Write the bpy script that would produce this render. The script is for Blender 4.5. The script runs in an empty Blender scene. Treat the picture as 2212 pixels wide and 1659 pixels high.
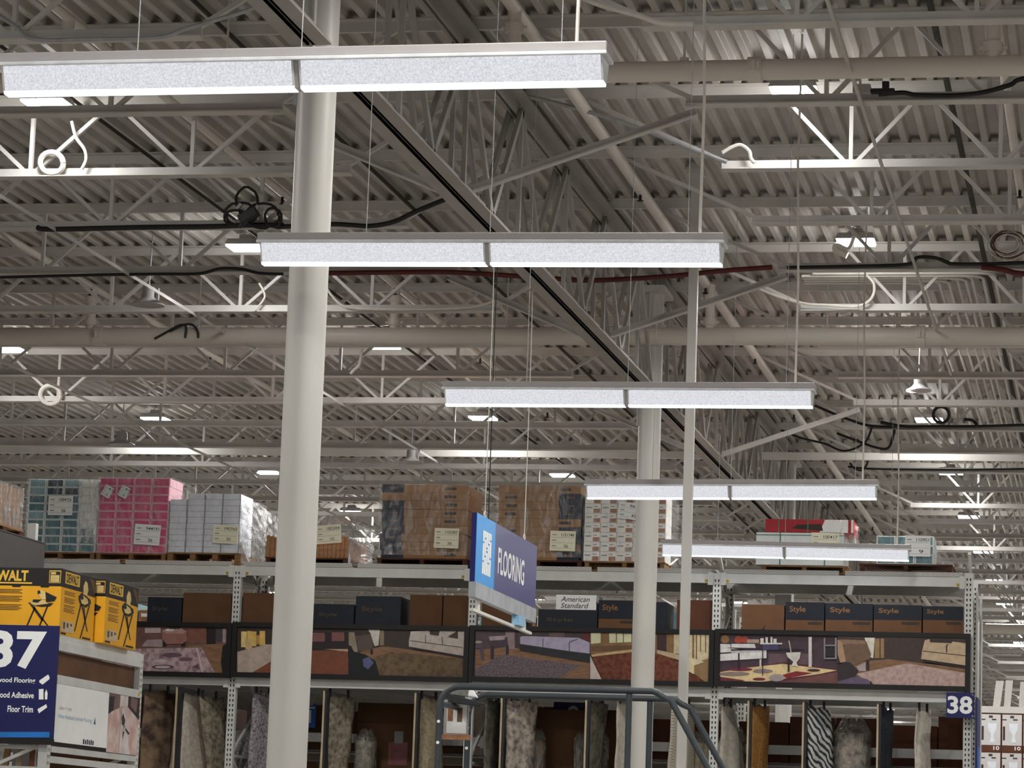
import bpy, bmesh, math, random
from mathutils import Vector, Matrix
random.seed(7)
SC = bpy.context.scene
COL = SC.collection

# ------------------------------------------------------------------ camera
FPX, YAW, PITCH, ROLL = 6503.446, 0.2008, 0.1546, -0.0346
W, H = 2212, 1659
CAM = Vector((0, 0, 1.6))
_fw = Vector((-math.sin(YAW)*math.cos(PITCH), math.cos(YAW)*math.cos(PITCH), math.sin(PITCH)))
_r0 = Vector((math.cos(YAW), math.sin(YAW), 0)); _u0 = _r0.cross(_fw)
_r = math.cos(ROLL)*_r0 - math.sin(ROLL)*_u0
_u = math.sin(ROLL)*_r0 + math.cos(ROLL)*_u0
cam_data = bpy.data.cameras.new('camera'); cam = bpy.data.objects.new('camera', cam_data); COL.objects.link(cam)
cam_data.sensor_width = 36; cam_data.lens = FPX/W*36; cam_data.clip_end = 500; cam_data.clip_start = 0.1
cam.matrix_world = Matrix(((_r.x, _u.x, -_fw.x, CAM.x), (_r.y, _u.y, -_fw.y, CAM.y), (_r.z, _u.z, -_fw.z, CAM.z), (0, 0, 0, 1)))
SC.camera = cam
# ------------------------------------------------------------------ light
world = bpy.data.worlds.new('world'); SC.world = world; world.use_nodes = True
wn = world.node_tree.nodes; wn['Background'].inputs[0].default_value = (1.0, 0.98, 0.96, 1); wn['Background'].inputs[1].default_value = 0.17
vs = SC.view_settings
vs.view_transform = 'Standard'; vs.look = 'None'; vs.exposure = 0.0; vs.gamma = 1.0; vs.use_curve_mapping = False
HIGHBAY_STRENGTH = 40.0
STRIP_STRENGTH = 0.84
BEAM = 95
STRIP_BEAM = 5
GLOW = 12

# ------------------------------------------------------------------ measuring: photo pixel -> point on a known plane of the place
def ray(x, y):
    return _fw + (x-W/2)/FPX*_r - (y-H/2)/FPX*_u
def at(x, y, Y):
    d = ray(x, y); return CAM + d*(Y/d.y)
def atX(x, y, X):
    d = ray(x, y); return CAM + d*(X/d.x)
def atZ(x, y, Z):
    d = ray(x, y); return CAM + d*((Z-1.6)/d.z)

# ------------------------------------------------------------------ materials
def lin(c):
    return tuple(((v/255)/12.92 if v/255 <= .04045 else ((v/255+.055)/1.055)**2.4) for v in c)
MATS = {}
def mat(name, rgb, rough=.55, metal=0, var=.12, scale=8, bump=0, rgb2=None, stretch=(1, 1, 1), spec=.4, alpha=1):
    """procedural paint, card, cloth ... : a noise mixes two close tones"""
    if name in MATS: return MATS[name]
    m = bpy.data.materials.new(name); m.use_nodes = True; MATS[name] = m
    nt = m.node_tree; b = nt.nodes['Principled BSDF']
    c = lin(rgb); c2 = lin(rgb2) if rgb2 else tuple(v*(1-var*2) for v in c)
    tc = nt.nodes.new('ShaderNodeTexCoord'); mp = nt.nodes.new('ShaderNodeMapping'); mp.inputs['Scale'].default_value = stretch
    n = nt.nodes.new('ShaderNodeTexNoise'); n.inputs['Scale'].default_value = scale; n.inputs['Detail'].default_value = 3
    r = nt.nodes.new('ShaderNodeValToRGB'); r.color_ramp.elements[0].color = (*c2, 1); r.color_ramp.elements[1].color = (*c, 1)
    r.color_ramp.elements[0].position = .32; r.color_ramp.elements[1].position = .62
    L = nt.links.new
    L(tc.outputs['Object'], mp.inputs['Vector']); L(mp.outputs[0], n.inputs['Vector']); L(n.outputs[0], r.inputs[0]); L(r.outputs[0], b.inputs['Base Color'])
    b.inputs['Roughness'].default_value = rough; b.inputs['Metallic'].default_value = metal; b.inputs['Specular IOR Level'].default_value = spec
    if bump:
        bp = nt.nodes.new('ShaderNodeBump'); bp.inputs['Strength'].default_value = bump; bp.inputs['Distance'].default_value = .02
        L(n.outputs[0], bp.inputs['Height']); L(bp.outputs[0], b.inputs['Normal'])
    return m
def emit(name, rgb, strength, grain=0, scale=60, light=1):
    if name in MATS: return MATS[name]
    m = bpy.data.materials.new(name); m.use_nodes = True; MATS[name] = m
    nt = m.node_tree; nt.nodes.clear(); L = nt.links.new
    o = nt.nodes.new('ShaderNodeOutputMaterial'); e = nt.nodes.new('ShaderNodeEmission'); e.inputs[0].default_value = (*lin(rgb), 1); e.inputs[1].default_value = strength
    if grain:      # prismatic lens: fine pressed pattern
        tc = nt.nodes.new('ShaderNodeTexCoord'); n = nt.nodes.new('ShaderNodeTexNoise'); n.inputs['Scale'].default_value = scale; n.inputs['Detail'].default_value = 2
        mr = nt.nodes.new('ShaderNodeMapRange'); mr.inputs[1].default_value = .3; mr.inputs[2].default_value = .7
        mr.inputs[3].default_value = strength*(1-grain); mr.inputs[4].default_value = strength*(1+grain*.5)
        L(tc.outputs['Object'], n.inputs['Vector']); L(n.outputs[0], mr.inputs[0]); L(mr.outputs[0], e.inputs[1])
    L(e.outputs[0], o.inputs[0])
    return m
def film(name, haze=.3, rgb=(245, 245, 247), scale=14, stretch=(1, 1, .35)):
    """clear stretch wrap: mostly see-through, wrinkled gloss, some milky haze"""
    if name in MATS: return MATS[name]
    m = bpy.data.materials.new(name); m.use_nodes = True; MATS[name] = m
    nt = m.node_tree; nt.nodes.clear(); L = nt.links.new
    o = nt.nodes.new('ShaderNodeOutputMaterial'); t = nt.nodes.new('ShaderNodeBsdfTransparent'); b = nt.nodes.new('ShaderNodeBsdfPrincipled')
    b.inputs['Base Color'].default_value = (*lin(rgb), 1); b.inputs['Roughness'].default_value = .16; b.inputs['Specular IOR Level'].default_value = .9
    tc = nt.nodes.new('ShaderNodeTexCoord'); mp = nt.nodes.new('ShaderNodeMapping'); mp.inputs['Scale'].default_value = stretch
    n = nt.nodes.new('ShaderNodeTexNoise'); n.inputs['Scale'].default_value = scale; n.inputs['Detail'].default_value = 4; n.inputs['Distortion'].default_value = 1.2
    bp = nt.nodes.new('ShaderNodeBump'); bp.inputs['Strength'].default_value = .9; bp.inputs['Distance'].default_value = .05
    mr = nt.nodes.new('ShaderNodeMapRange'); mr.inputs[1].default_value = .45; mr.inputs[2].default_value = .72; mr.inputs[3].default_value = haze*.35; mr.inputs[4].default_value = min(1, haze*1.9)
    mx = nt.nodes.new('ShaderNodeMixShader')
    L(tc.outputs['Object'], mp.inputs[0]); L(mp.outputs[0], n.inputs['Vector']); L(n.outputs[0], bp.inputs['Height']); L(bp.outputs[0], b.inputs['Normal'])
    L(n.outputs[0], mr.inputs[0]); L(mr.outputs[0], mx.inputs[0]); L(t.outputs[0], mx.inputs[1]); L(b.outputs[0], mx.inputs[2]); L(mx.outputs[0], o.inputs[0])
    return m
def grid_mat(name, rgb, rgb2, size=(20, 20, 20)):
    """woven / checked surface"""
    if name in MATS: return MATS[name]
    m = mat(name, rgb, .8); nt = m.node_tree; L = nt.links.new
    b = nt.nodes['Principled BSDF']
    tc = nt.nodes.new('ShaderNodeTexCoord'); mp = nt.nodes.new('ShaderNodeMapping'); mp.inputs['Scale'].default_value = size
    ck = nt.nodes.new('ShaderNodeTexChecker'); ck.inputs[1].default_value = (*lin(rgb), 1); ck.inputs[2].default_value = (*lin(rgb2), 1); ck.inputs[3].default_value = 1
    L(tc.outputs['Object'], mp.inputs[0]); L(mp.outputs[0], ck.inputs[0]); L(ck.outputs[0], b.inputs['Base Color'])
    return m
def wave_mat(name, rgb, rgb2, scale=6, dist=4, rot=(0, .5, 0)):
    if name in MATS: return MATS[name]
    m = mat(name, rgb, .9); nt = m.node_tree; L = nt.links.new
    b = nt.nodes['Principled BSDF']
    tc = nt.nodes.new('ShaderNodeTexCoord'); mp = nt.nodes.new('ShaderNodeMapping'); mp.inputs['Rotation'].default_value = rot
    w = nt.nodes.new('ShaderNodeTexWave'); w.inputs['Scale'].default_value = scale; w.inputs['Distortion'].default_value = dist; w.inputs['Detail'].default_value = 2
    r = nt.nodes.new('ShaderNodeValToRGB'); r.color_ramp.elements[0].color = (*lin(rgb2), 1); r.color_ramp.elements[1].color = (*lin(rgb), 1)
    r.color_ramp.elements[0].position = .4; r.color_ramp.elements[1].position = .5
    L(tc.outputs['Object'], mp.inputs[0]); L(mp.outputs[0], w.inputs['Vector']); L(w.outputs[0], r.inputs[0]); L(r.outputs[0], b.inputs['Base Color'])
    return m

# ------------------------------------------------------------------ mesh building (world metres; a part is stored relative to its thing)
class MB:
    def __init__(s): s.v = []; s.f = []; s.m = []
    def face(s, pts, mi=0):
        k = len(s.v); s.v += [tuple(p) for p in pts]; s.f.append(tuple(range(k, k+len(pts)))); s.m.append(mi); return s
    def hexa(s, p, mi=0):      # 8 corners: bottom 0-3, top 4-7
        k = len(s.v); n0 = len(s.f); s.v += [tuple(q) for q in p]
        for f in ((3, 2, 1, 0), (4, 5, 6, 7), (0, 1, 5, 4), (1, 2, 6, 5), (2, 3, 7, 6), (3, 0, 4, 7)):
            s.f.append(tuple(k+i for i in f)); s.m.append(mi if isinstance(mi, int) else mi[len(s.f)-1-n0])
        return s
    def bx(s, x0, x1, y0, y1, z0, z1, mi=0):
        return s.hexa([(x0, y0, z0), (x1, y0, z0), (x1, y1, z0), (x0, y1, z0), (x0, y0, z1), (x1, y0, z1), (x1, y1, z1), (x0, y1, z1)], mi)
    def bar(s, a, b, w, h, up=(0, 0, 1), mi=0):   # rectangular bar from a to b
        a, b = Vector(a), Vector(b); d = (b-a).normalized(); up = Vector(up)
        sx = d.cross(up)
        if sx.length < 1e-5: sx = d.cross(Vector((0, 1, 0)))
        sx.normalize(); sy = sx.cross(d)
        q = []
        for c in (a, b):
            for i, j in ((-1, -1), (1, -1), (1, 1), (-1, 1)): q.append(c+sx*(i*w/2)+sy*(j*h/2))
        return s.hexa(q, mi)
    def angle(s, a, b, leg, t, up=(0, 0, 1), flip=1, mi=0):    # steel angle: two thin legs
        a, b = Vector(a), Vector(b); d = (b-a).normalized(); up = Vector(up); sx = d.cross(up)
        if sx.length < 1e-5: sx = d.cross(Vector((0, 1, 0)))
        sx.normalize(); sy = sx.cross(d)
        o = sx*(flip*leg/2)
        s.bar(a+o, b+o, leg, t, up, mi)
        o = sy*(leg/2)+sx*(flip*t/2)
        return s.bar(a+o, b+o, t, leg-t, up, mi)
    def tube(s, pts, r, n=10, mi=0, cap=True, closed=False):
        pts = [Vector(p) for p in pts]; k0 = len(s.v); N = len(pts); ref = None
        for i, p in enumerate(pts):
            if closed: d = (pts[(i+1) % N]-pts[i-1]).normalized()
            else: d = ((pts[min(i+1, N-1)]-pts[max(i-1, 0)])).normalized()
            if ref is None:
                ref = d.cross(Vector((0, 0, 1)))
                if ref.length < .1: ref = d.cross(Vector((0, 1, 0)))
            ref = (ref - d*ref.dot(d)).normalized(); bi = d.cross(ref)
            rr = r[i] if isinstance(r, (list, tuple)) else r
            for j in range(n):
                a = 2*math.pi*j/n; s.v.append(tuple(p+ref*(rr*math.cos(a))+bi*(rr*math.sin(a))))
        for i in range(N if closed else N-1):
            for j in range(n):
                a = k0+i*n+j; b = k0+i*n+(j+1) % n; c = k0+((i+1) % N)*n+(j+1) % n; d = k0+((i+1) % N)*n+j
                s.f.append((a, b, c, d)); s.m.append(mi)
        if cap and not closed:
            s.f.append(tuple(k0+j for j in reversed(range(n)))); s.m.append(mi)
            s.f.append(tuple(k0+(N-1)*n+j for j in range(n))); s.m.append(mi)
        return s
    def lathe(s, c, prof, n=24, axis='z', mi=0):      # prof: (radius, height)
        k0 = len(s.v)
        for r, h in prof:
            for j in range(n):
                a = 2*math.pi*j/n; x, y = r*math.cos(a), r*math.sin(a)
                s.v.append((c[0]+x, c[1]+y, c[2]+h) if axis == 'z' else (c[0]+x, c[1]+h, c[2]+y))
        for i in range(len(prof)-1):
            for j in range(n):
                s.f.append((k0+i*n+j, k0+i*n+(j+1) % n, k0+(i+1)*n+(j+1) % n, k0+(i+1)*n+j)); s.m.append(mi)
        return s
    def grid(s, fn, nu, nv, mi=0):
        k0 = len(s.v)
        for i in range(nu+1):
            for j in range(nv+1): s.v.append(tuple(fn(i/nu, j/nv)))
        for i in range(nu):
            for j in range(nv):
                a = k0+i*(nv+1)+j; s.f.append((a, a+nv+1, a+nv+2, a+1)); s.m.append(mi)
        return s
    def build(s, name, mats, parent=None, smooth=False, bev=0, solid=0):
        me = bpy.data.meshes.new(name)
        o = ORG.get(root_of(parent).name, Vector()) if parent else Vector()
        me.from_pydata([(v[0]-o.x, v[1]-o.y, v[2]-o.z) for v in s.v], [], s.f)
        mats = mats if isinstance(mats, (list, tuple)) else [mats]
        for q in mats: me.materials.append(MATS[q] if isinstance(q, str) else q)
        for p, i in zip(me.polygons, s.m): p.material_index = i; p.use_smooth = smooth
        bm = bmesh.new(); bm.from_mesh(me); bmesh.ops.recalc_face_normals(bm, faces=bm.faces); bm.to_mesh(me); bm.free()
        ob = bpy.data.objects.new(name, me); COL.objects.link(ob)
        if parent: ob.parent = parent
        if smooth:
            for p in me.polygons: p.use_smooth = True
            try: me.set_sharp_from_angle(angle=math.radians(40))
            except Exception: pass
        if solid:
            mo = ob.modifiers.new('thickness', 'SOLIDIFY'); mo.thickness = solid
        if bev:
            mo = ob.modifiers.new('bevel', 'BEVEL'); mo.width = bev; mo.segments = 2; mo.limit_method = 'ANGLE'
        return ob
ORG = {}
def root_of(o):
    while o.parent: o = o.parent
    return o
def tag(o, label, cat, group=None, kind=None):
    o['label'] = label
    if cat: o['category'] = cat
    if group: o['group'] = group
    if kind: o['kind'] = kind
    return o
def thing(name, label, cat, loc=(0, 0, 0), group=None):
    o = bpy.data.objects.new(name, None); COL.objects.link(o); o.location = loc; o.empty_display_size = .1
    ORG[o.name] = Vector(loc)
    return tag(o, label, cat, group)
def solo(mb, name, mats, label, cat, group=None, **k):      # a thing that is one mesh, its origin at its base
    xs = [v[0] for v in mb.v]; ys = [v[1] for v in mb.v]; zs = [v[2] for v in mb.v]
    c = Vector(((min(xs)+max(xs))/2, (min(ys)+max(ys))/2, min(zs)))
    mb.v = [(v[0]-c.x, v[1]-c.y, v[2]-c.z) for v in mb.v]
    o = mb.build(name, mats, None, **k); o.location = c
    return tag(o, label, cat, group)
def struct(mb, name, mats, label=None, **k):
    o = mb.build(name, mats, None, **k); o['kind'] = 'structure'; o['label'] = label or name.replace('_', ' '); return o
CH = {}
def copy_tree(o, loc=None, label=None, group=None):
    c = o.copy(); COL.objects.link(c)
    if loc is not None: c.location = loc
    if label: c['label'] = label
    if group: c['group'] = group
    def sub(src, dst):
        for ch in list(src.children):
            k = ch.copy(); COL.objects.link(k); k.parent = dst; sub(ch, k)
    sub(o, c)
    ORG[c.name] = Vector(c.location)
    return c
_tx = {}
def text_mesh(s, bold=.012):
    if (s, bold) in _tx: return _tx[(s, bold)]
    cu = bpy.data.curves.new('lettering', 'FONT'); cu.body = s; cu.offset = bold; cu.resolution_u = 3
    ob = bpy.data.objects.new('lettering', cu); COL.objects.link(ob)
    bpy.context.view_layer.update()
    me = bpy.data.meshes.new_from_object(ob.evaluated_get(bpy.context.evaluated_depsgraph_get()))
    V = [tuple(v.co) for v in me.vertices]; F = [tuple(p.vertices) for p in me.polygons]
    bpy.data.objects.remove(ob); bpy.data.curves.remove(cu); bpy.data.meshes.remove(me)
    x0 = min(v[0] for v in V); x1 = max(v[0] for v in V); y0 = min(v[1] for v in V); y1 = max(v[1] for v in V)
    V = [((v[0]-x0)/(x1-x0), (v[1]-y0)/(y1-y0)) for v in V]
    _tx[(s, bold)] = (V, F); return V, F
def put_text(mb, s, o, ux, uy, mi=0, bold=.012):     # o: lower-left corner, ux / uy: full width and height vectors
    V, F = text_mesh(s, bold); k = len(mb.v); o, ux, uy = Vector(o), Vector(ux), Vector(uy)
    mb.v += [tuple(o+ux*a+uy*b) for a, b in V]
    for f in F: mb.f.append(tuple(k+i for i in f)); mb.m.append(mi)
    return mb
_ord = ['zeroth', 'first', 'second', 'third', 'fourth', 'fifth', 'sixth', 'seventh', 'eighth', 'ninth', 'tenth', 'eleventh', 'twelfth', 'thirteenth', 'fourteenth', 'fifteenth', 'sixteenth', 'seventeenth', 'eighteenth', 'nineteenth', 'twentieth', 'twenty-first', 'twenty-second', 'twenty-third', 'twenty-fourth', 'twenty-fifth', 'twenty-sixth', 'twenty-seventh', 'twenty-eighth', 'twenty-ninth', 'thirtieth']
def nth(i): return _ord[i]
def pxrect(x0, y0, x1, y1, Y):     # metres of an upright rectangle seen on the plane Y
    a = at(x0, (y0+y1)/2, Y); b = at(x1, (y0+y1)/2, Y); t = at((x0+x1)/2, y0, Y); u = at((x0+x1)/2, y1, Y)
    return a.x, b.x, u.z, t.z
# ================================================================== materials of the place
mat('white_steel', (226, 222, 214), .5, var=.05, scale=3)
mat('girder_steel', (168, 163, 157), .6, var=.06, scale=2.5)
mat('roof_steel', (205, 201, 195), .6, var=.07, scale=2.5)
mat('deck_steel', (192, 187, 180), .62, var=.10, scale=1.4)
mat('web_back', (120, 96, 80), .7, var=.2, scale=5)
mat('galvanised', (176, 178, 180), .45, metal=.3, var=.1, scale=12)
mat('floor_concrete', (140, 135, 128), .35, var=.1, scale=.6)
mat('wall_paint', (200, 196, 188), .8, var=.05)
mat('dark_steel', (62, 58, 54), .7, var=.15)
mat('column_paint', (196, 192, 185), .42, var=.03, scale=1.5)
mat('pipe_paint', (222, 214, 203), .45, var=.06, scale=2, stretch=(.3, 1, 1))
mat('rust', (74, 52, 40), .8)
mat('lamp_housing', (172, 167, 166), .4, var=.03)
mat('black_rubber', (34, 32, 32), .5, var=.2)
mat('red_hose', (96, 34, 32), .5, var=.15)
mat('white_cord', (218, 212, 202), .6, var=.05)
mat('rack_paint', (214, 214, 210), .45, var=.06, scale=5)
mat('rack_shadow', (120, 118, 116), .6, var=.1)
mat('hole_dark', (22, 20, 20), .9)
grid_mat('wire_mesh', (206, 204, 198), (170, 168, 164), (40, 40, 90))
mat('yellow_tag', (214, 176, 52), .6)
mat('black_frame', (18, 17, 17), .5, var=.2)
mat('brown_card', (162, 123, 84), .75, var=.09, scale=6)
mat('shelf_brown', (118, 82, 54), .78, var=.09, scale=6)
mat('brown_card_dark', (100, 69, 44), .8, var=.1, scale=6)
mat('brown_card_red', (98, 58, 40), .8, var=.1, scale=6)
mat('navy_card', (36, 42, 60), .6, var=.1)
mat('carton_ink', (66, 54, 48), .7)
mat('gold_ink', (150, 106, 66), .6)
mat('pallet_wood', (150, 112, 74), .8, var=.2, scale=10, stretch=(1, 8, 8))
mat('pallet_wood_dark', (84, 50, 36), .85, var=.2, scale=10, stretch=(1, 8, 8))
mat('paper_white', (246, 246, 244), .7, var=.02)
mat('paper_cream', (242, 238, 212), .7, var=.02)
mat('pen_black', (40, 42, 50), .6)
mat('print_grey', (150, 150, 152), .6)
mat('teal_print', (76, 124, 134), .55, var=.16, scale=14)
mat('teal_dark', (52, 74, 88), .55, var=.16, scale=14)
mat('teal_pale', (142, 180, 188), .55, var=.12, scale=14)
mat('carton_pale', (232, 238, 236), .65, var=.05)
mat('carton_pink', (240, 186, 198), .65, var=.06)
mat('pink_print', (214, 76, 124), .55, var=.1, scale=16)
mat('carton_grey', (228, 232, 240), .65, var=.05, scale=9)
mat('violet_edge', (112, 92, 116), .7)
mat('carton_white', (244, 242, 236), .65, var=.05)
mat('photo_brown', (172, 120, 84), .6, var=.2, scale=30)
film('wrap_clear', .18)
film('wrap_milky', .5)
film('wrap_grey', .75, (170, 168, 168))
film('bag_clear', .3, (205, 205, 195), 22)

# ================================================================== the setting
struct(MB().bx(-60, 14, -12, 112, -.2, 0), 'floor', 'floor_concrete', 'grey polished concrete shop floor')
struct(MB().bx(-60.3, -60, -12, 111.3, 0, 7.4), 'wall_left', 'wall_paint', 'far left wall of the store')
struct(MB().bx(-60, 14, 111, 111.3, 0, 7.4), 'wall_back', 'wall_paint', 'far end wall of the store')
DZ = 7.10            # underside of the deck ribs
mb = MB(); pitch = .1524; xs = -60.0; prof = []
while xs < 9:
    prof += [(xs, DZ), (xs+.045, DZ), (xs+.050, DZ+.006), (xs+.062, DZ+.056), (xs+.068, DZ+.062), (xs+.130, DZ+.062), (xs+.136, DZ+.056), (xs+.148, DZ+.006)]; xs += pitch
ys = [8, 30, 60, 111]
k = 0
for y in ys: mb.v += [(x, y, z) for x, z in prof]
n = len(prof)
for j in range(len(ys)-1):
    for i in range(n-1): mb.f.append((j*n+i, j*n+i+1, (j+1)*n+i+1, (j+1)*n+i)); mb.m.append(0)
mb.bx(-60, 9, 8, 111, DZ+.082, DZ+.13)
struct(mb, 'ceiling', 'deck_steel', 'corrugated steel roof deck painted off white')

# ================================================================== roof joists
ZB = 6.48            # bottom of a joist's lower chord
def joist(name, x0, x1, nodes, step, Y, deep, label, group, xin):
    """parallel chord bar joist along X; nodes = lower panel points; xin = the girder end that bears on the girder"""
    gx = -4.3+(.07 if xin > -4.3 else -.07)
    lo, hi = min(x0, x1, gx), max(x0, x1, gx)
    t = thing(name, label, 'roof joist', ((x0+x1)/2, Y, ZB), group) if deep else None
    bc = MB().bx(x0, x1, Y-.06, Y+.06, ZB, ZB+.009).bx(x0, x1, Y-.018, Y+.018, ZB+.009, ZB+.068)
    tc = (MB() if deep else bc).bx(lo, hi, Y-.085, Y+.085, DZ-.010, DZ-.001).bx(lo, hi, Y-.018, Y+.018, DZ-.075, DZ-.010)
    if deep: bc.build('bottom_chord', 'roof_steel', t); tc.build('top_chord', 'roof_steel', t)
    segs = []
    zt, zb = DZ-.045, ZB+.045
    for q in nodes:
        for dx in (-step/2, 0, step/2):
            xt = q+dx
            if not (lo-.02 <= xt <= hi+.02): continue
            xb = q+(0.035 if dx > 0 else -.035 if dx < 0 else 0)
            segs.append(((xb, Y, zb), (xt, Y, zt)))
    # end diagonal up to the bearing seat
    e = x0 if xin > -4.3 else x1
    segs.append(((e+(.06 if xin > -4.3 else -.06), Y, zb), (gx+(.35 if xin > -4.3 else -.35), Y, zt)))
    if deep:
        for a, b in segs: MB().bar(a, b, .028, .034, (0, 1, 0)).build('web', 'roof_steel', t)
    else:
        for a, b in segs: bc.bar(a, b, .028, .034, (0, 1, 0))
        solo(bc, name, 'roof_steel', label, 'roof joist', group)
JY = [17.2+1.862*i for i in range(50)]
GX = -4.3
for i, Y in enumerate(JY):
    near = i < 13
    xr = max(1.6, 3.2-.02*Y)
    nodes = [-1.86+1.05*k for k in range(0, 6) if -1.86+1.05*k < xr+.3]
    lab = ('off-white bar joist right of the girder, %s down from the photo top' % nth(i+1)) if near else 'distant off-white bar joist in the close-packed far rows right of the girder'
    joist('bar_joist', -2.78, xr, nodes, 1.05, Y, near, lab, 'roof joists right of the girder', 0)
    xl = -.43*Y-1.5
    nodes = [-6.74-1.26*k for k in range(0, 34) if -6.74-1.26*k > xl-.3]
    lab = ('off-white bar joist left of the girder, %s down from the photo top' % nth(i+1)) if near else 'distant off-white bar joist in the close-packed far rows left of the girder'
    joist('bar_joist', xl, -5.52, nodes, 1.26, Y, near, lab, 'roof joists left of the girder', -9)

# ================================================================== girders and columns
CY = [15.5, 27.66, 39.8]
def girder(y0, y1, label):
    t = thing('joist_girder', label, 'girder', (GX, (y0+y1)/2, 5.90), 'girders on the column line')
    zb, zt = 5.93, 6.94
    m = MB()
    for s in (-1, 1): m.bx(GX+s*.011, GX+s*.115, y0, y1, zb-.03, zb-.018); m.bx(GX+s*.011, GX+s*.025, y0, y1, zb-.03, zb+.085)
    m.build('bottom_chord', 'girder_steel', t)
    m = MB()
    for s in (-1, 1): m.bx(GX+s*.011, GX+s*.115, y0-.12, y1+.12, zt+.06, zt+.075); m.bx(GX+s*.011, GX+s*.025, y0-.12, y1+.12, zt-.04, zt+.06)
    m.build('top_chord', 'girder_steel', t)
    for Y in JY:
        for bq, tq in ((Y+.93, Y), (Y+.93, Y+1.862), (Y, Y)):
            if min(bq, tq) < y0-.1 or max(bq, tq) > y1+.1: continue
            w = .055 if bq != tq else .04
            for s in (-1, 1):
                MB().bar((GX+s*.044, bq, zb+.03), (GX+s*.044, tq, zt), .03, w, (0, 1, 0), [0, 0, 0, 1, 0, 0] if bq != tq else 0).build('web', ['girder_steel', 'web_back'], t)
    return t
girder(8.0, CY[0]-.16, 'deep white steel girder running off the top of the photo above near column')
girder(CY[0]+.16, CY[1]-.16, 'deep white steel girder slanting across the photo between the two columns')
girder(CY[1]+.16, CY[2]-.16, 'deep white steel girder beyond the second column, behind the wrapped pallets')
girder(CY[2]+.16, CY[2]+12, 'farthest deep white steel girder seen through the rack opening')
def column(Y, r, label):
    t = thing('steel_column', label, 'column', (GX, Y, 0), 'round columns on the girder line')
    MB().tube([(GX, Y, .03), (GX, Y, 6.85)], r, 40).build('shaft', 'column_paint', t, smooth=True)
    MB().bx(GX-.2, GX+.2, Y-.2, Y+.2, 0, .03).build('base_plate', 'column_paint', t)
    MB().bx(GX-.15, GX+.15, Y-.3, Y+.3, 6.85, 6.895).bx(GX-.008, GX+.008, Y+r-.01, Y+r+.05, 5.85, 6.85).bx(GX-.008, GX+.008, Y-r-.05, Y-r+.01, 5.85, 6.85).build('cap_plate', 'column_paint', t)
    MB().bx(GX-r-.012, GX-r+.012, Y-.05, Y-.03, 5.6, 6.1).build('conduit_strap', 'galvanised', t)
column(CY[0], .107, 'thick round white steel column standing left of centre, nearest')
column(CY[1], .107, 'second round white steel column, behind the grey ladder rail')
column(CY[2], .107, 'third round white column far behind the rack')
# knee braces from the girder up to a joist end
for j, Y in enumerate((JY[1], JY[4], JY[8])):
    for s, x1, sd in ((1, -2.70, 'right'), (-1, -5.60, 'left')):
        w = ['first', 'second', 'third'][j]
        m = MB().angle((GX+s*.12, Y, 5.915), (x1, Y, ZB-.066), .06, .010, (0, 0, 1), s)
        solo(m, 'knee_brace', 'roof_steel', f'{w} slanting angle brace from the girder up to the {sd} hand joists', 'brace', 'angle braces at the girder')
# square power pole
p = at(1466, 900, 23.5)
t = thing('power_pole', 'slim square white pole from floor to roof right of the second column', 'pole', (-3.33, 23.5, 0))
MB().bx(-3.367, -3.293, 23.463, 23.537, .02, 7.08).build('shaft', 'column_paint', t, bev=.006)
MB().bx(-3.43, -3.23, 23.4, 23.6, 0, .02).build('base_plate', 'column_paint', t)
MB().bx(-3.40, -3.26, 23.43, 23.57, 7.04, DZ-.001).build('top_bracket', 'column_paint', t)

# ================================================================== sprinkler pipes
def main_pipe(Y, Z, r, x0, x1, risers, coups, label):
    t = thing('sprinkler_main', label, 'pipe', ((x0+x1)/2, Y, Z-r), 'fat white sprinkler mains')
    MB().tube([(x0, Y, Z), (x1, Y, Z)], r, 28).build('pipe', 'pipe_paint', t, smooth=True)
    for x in coups:
        m = MB().tube([(x-.045, Y, Z), (x+.045, Y, Z)], r+.016, 28)
        m.bx(x-.035, x+.035, Y-r-.03, Y+r+.03, Z-.03, Z+.03)
        m.tube([(x, Y-r-.05, Z-.03), (x, Y-r-.05, Z+.03)], .012, 8)
        m.build('coupling', 'pipe_paint', t, smooth=True)
    for x in risers:
        m = MB().tube([(x, Y, Z+r*.5), (x, Y, 6.93)], .045, 18)
        for z in (Z+r+.05, 6.80): m.tube([(x, Y, z-.03), (x, Y, z+.03)], .062, 18)
        for z in (Z+r+.05, 6.80): m.tube([(x-.085, Y, z), (x+.085, Y, z)], .016, 8)
        m.build('riser', 'pipe_paint', t, smooth=True)
    for x in [q+1.1 for q in risers]:
        MB().tube([(x, Y, Z+r), (x, Y, DZ)], .008, 6).tube([(x, Y, Z+r+.02), (x, Y, Z+r-.01)], .03, 8).build('hanger', 'roof_steel', t)
main_pipe(18.25, 6.50, .066, -9.5, 2.6, (-6.78, -3.78, -.757), (-2.23,), 'fat white sprinkler main high at the upper right, passing behind the first lamp')
main_pipe(27.55, 6.44, .084, -16, 2.4, (-9.82, -6.775, -3.74), (-9.72, -1.78), 'fat white sprinkler main crossing the whole photo just below the middle')
main_pipe(60.5, 6.33, .09, -12, 2.4, (-.757,), (-2.6,), 'distant fat white sprinkler main seen right of the rack end')
solo(MB().bx(-17, 2.2, 36.75, 36.81, 6.515, 6.605), 'cable_trough', 'white_steel', 'long straight white rectangular trough across the photo just above the shelf goods', 'trough', bev=.004)
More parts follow.
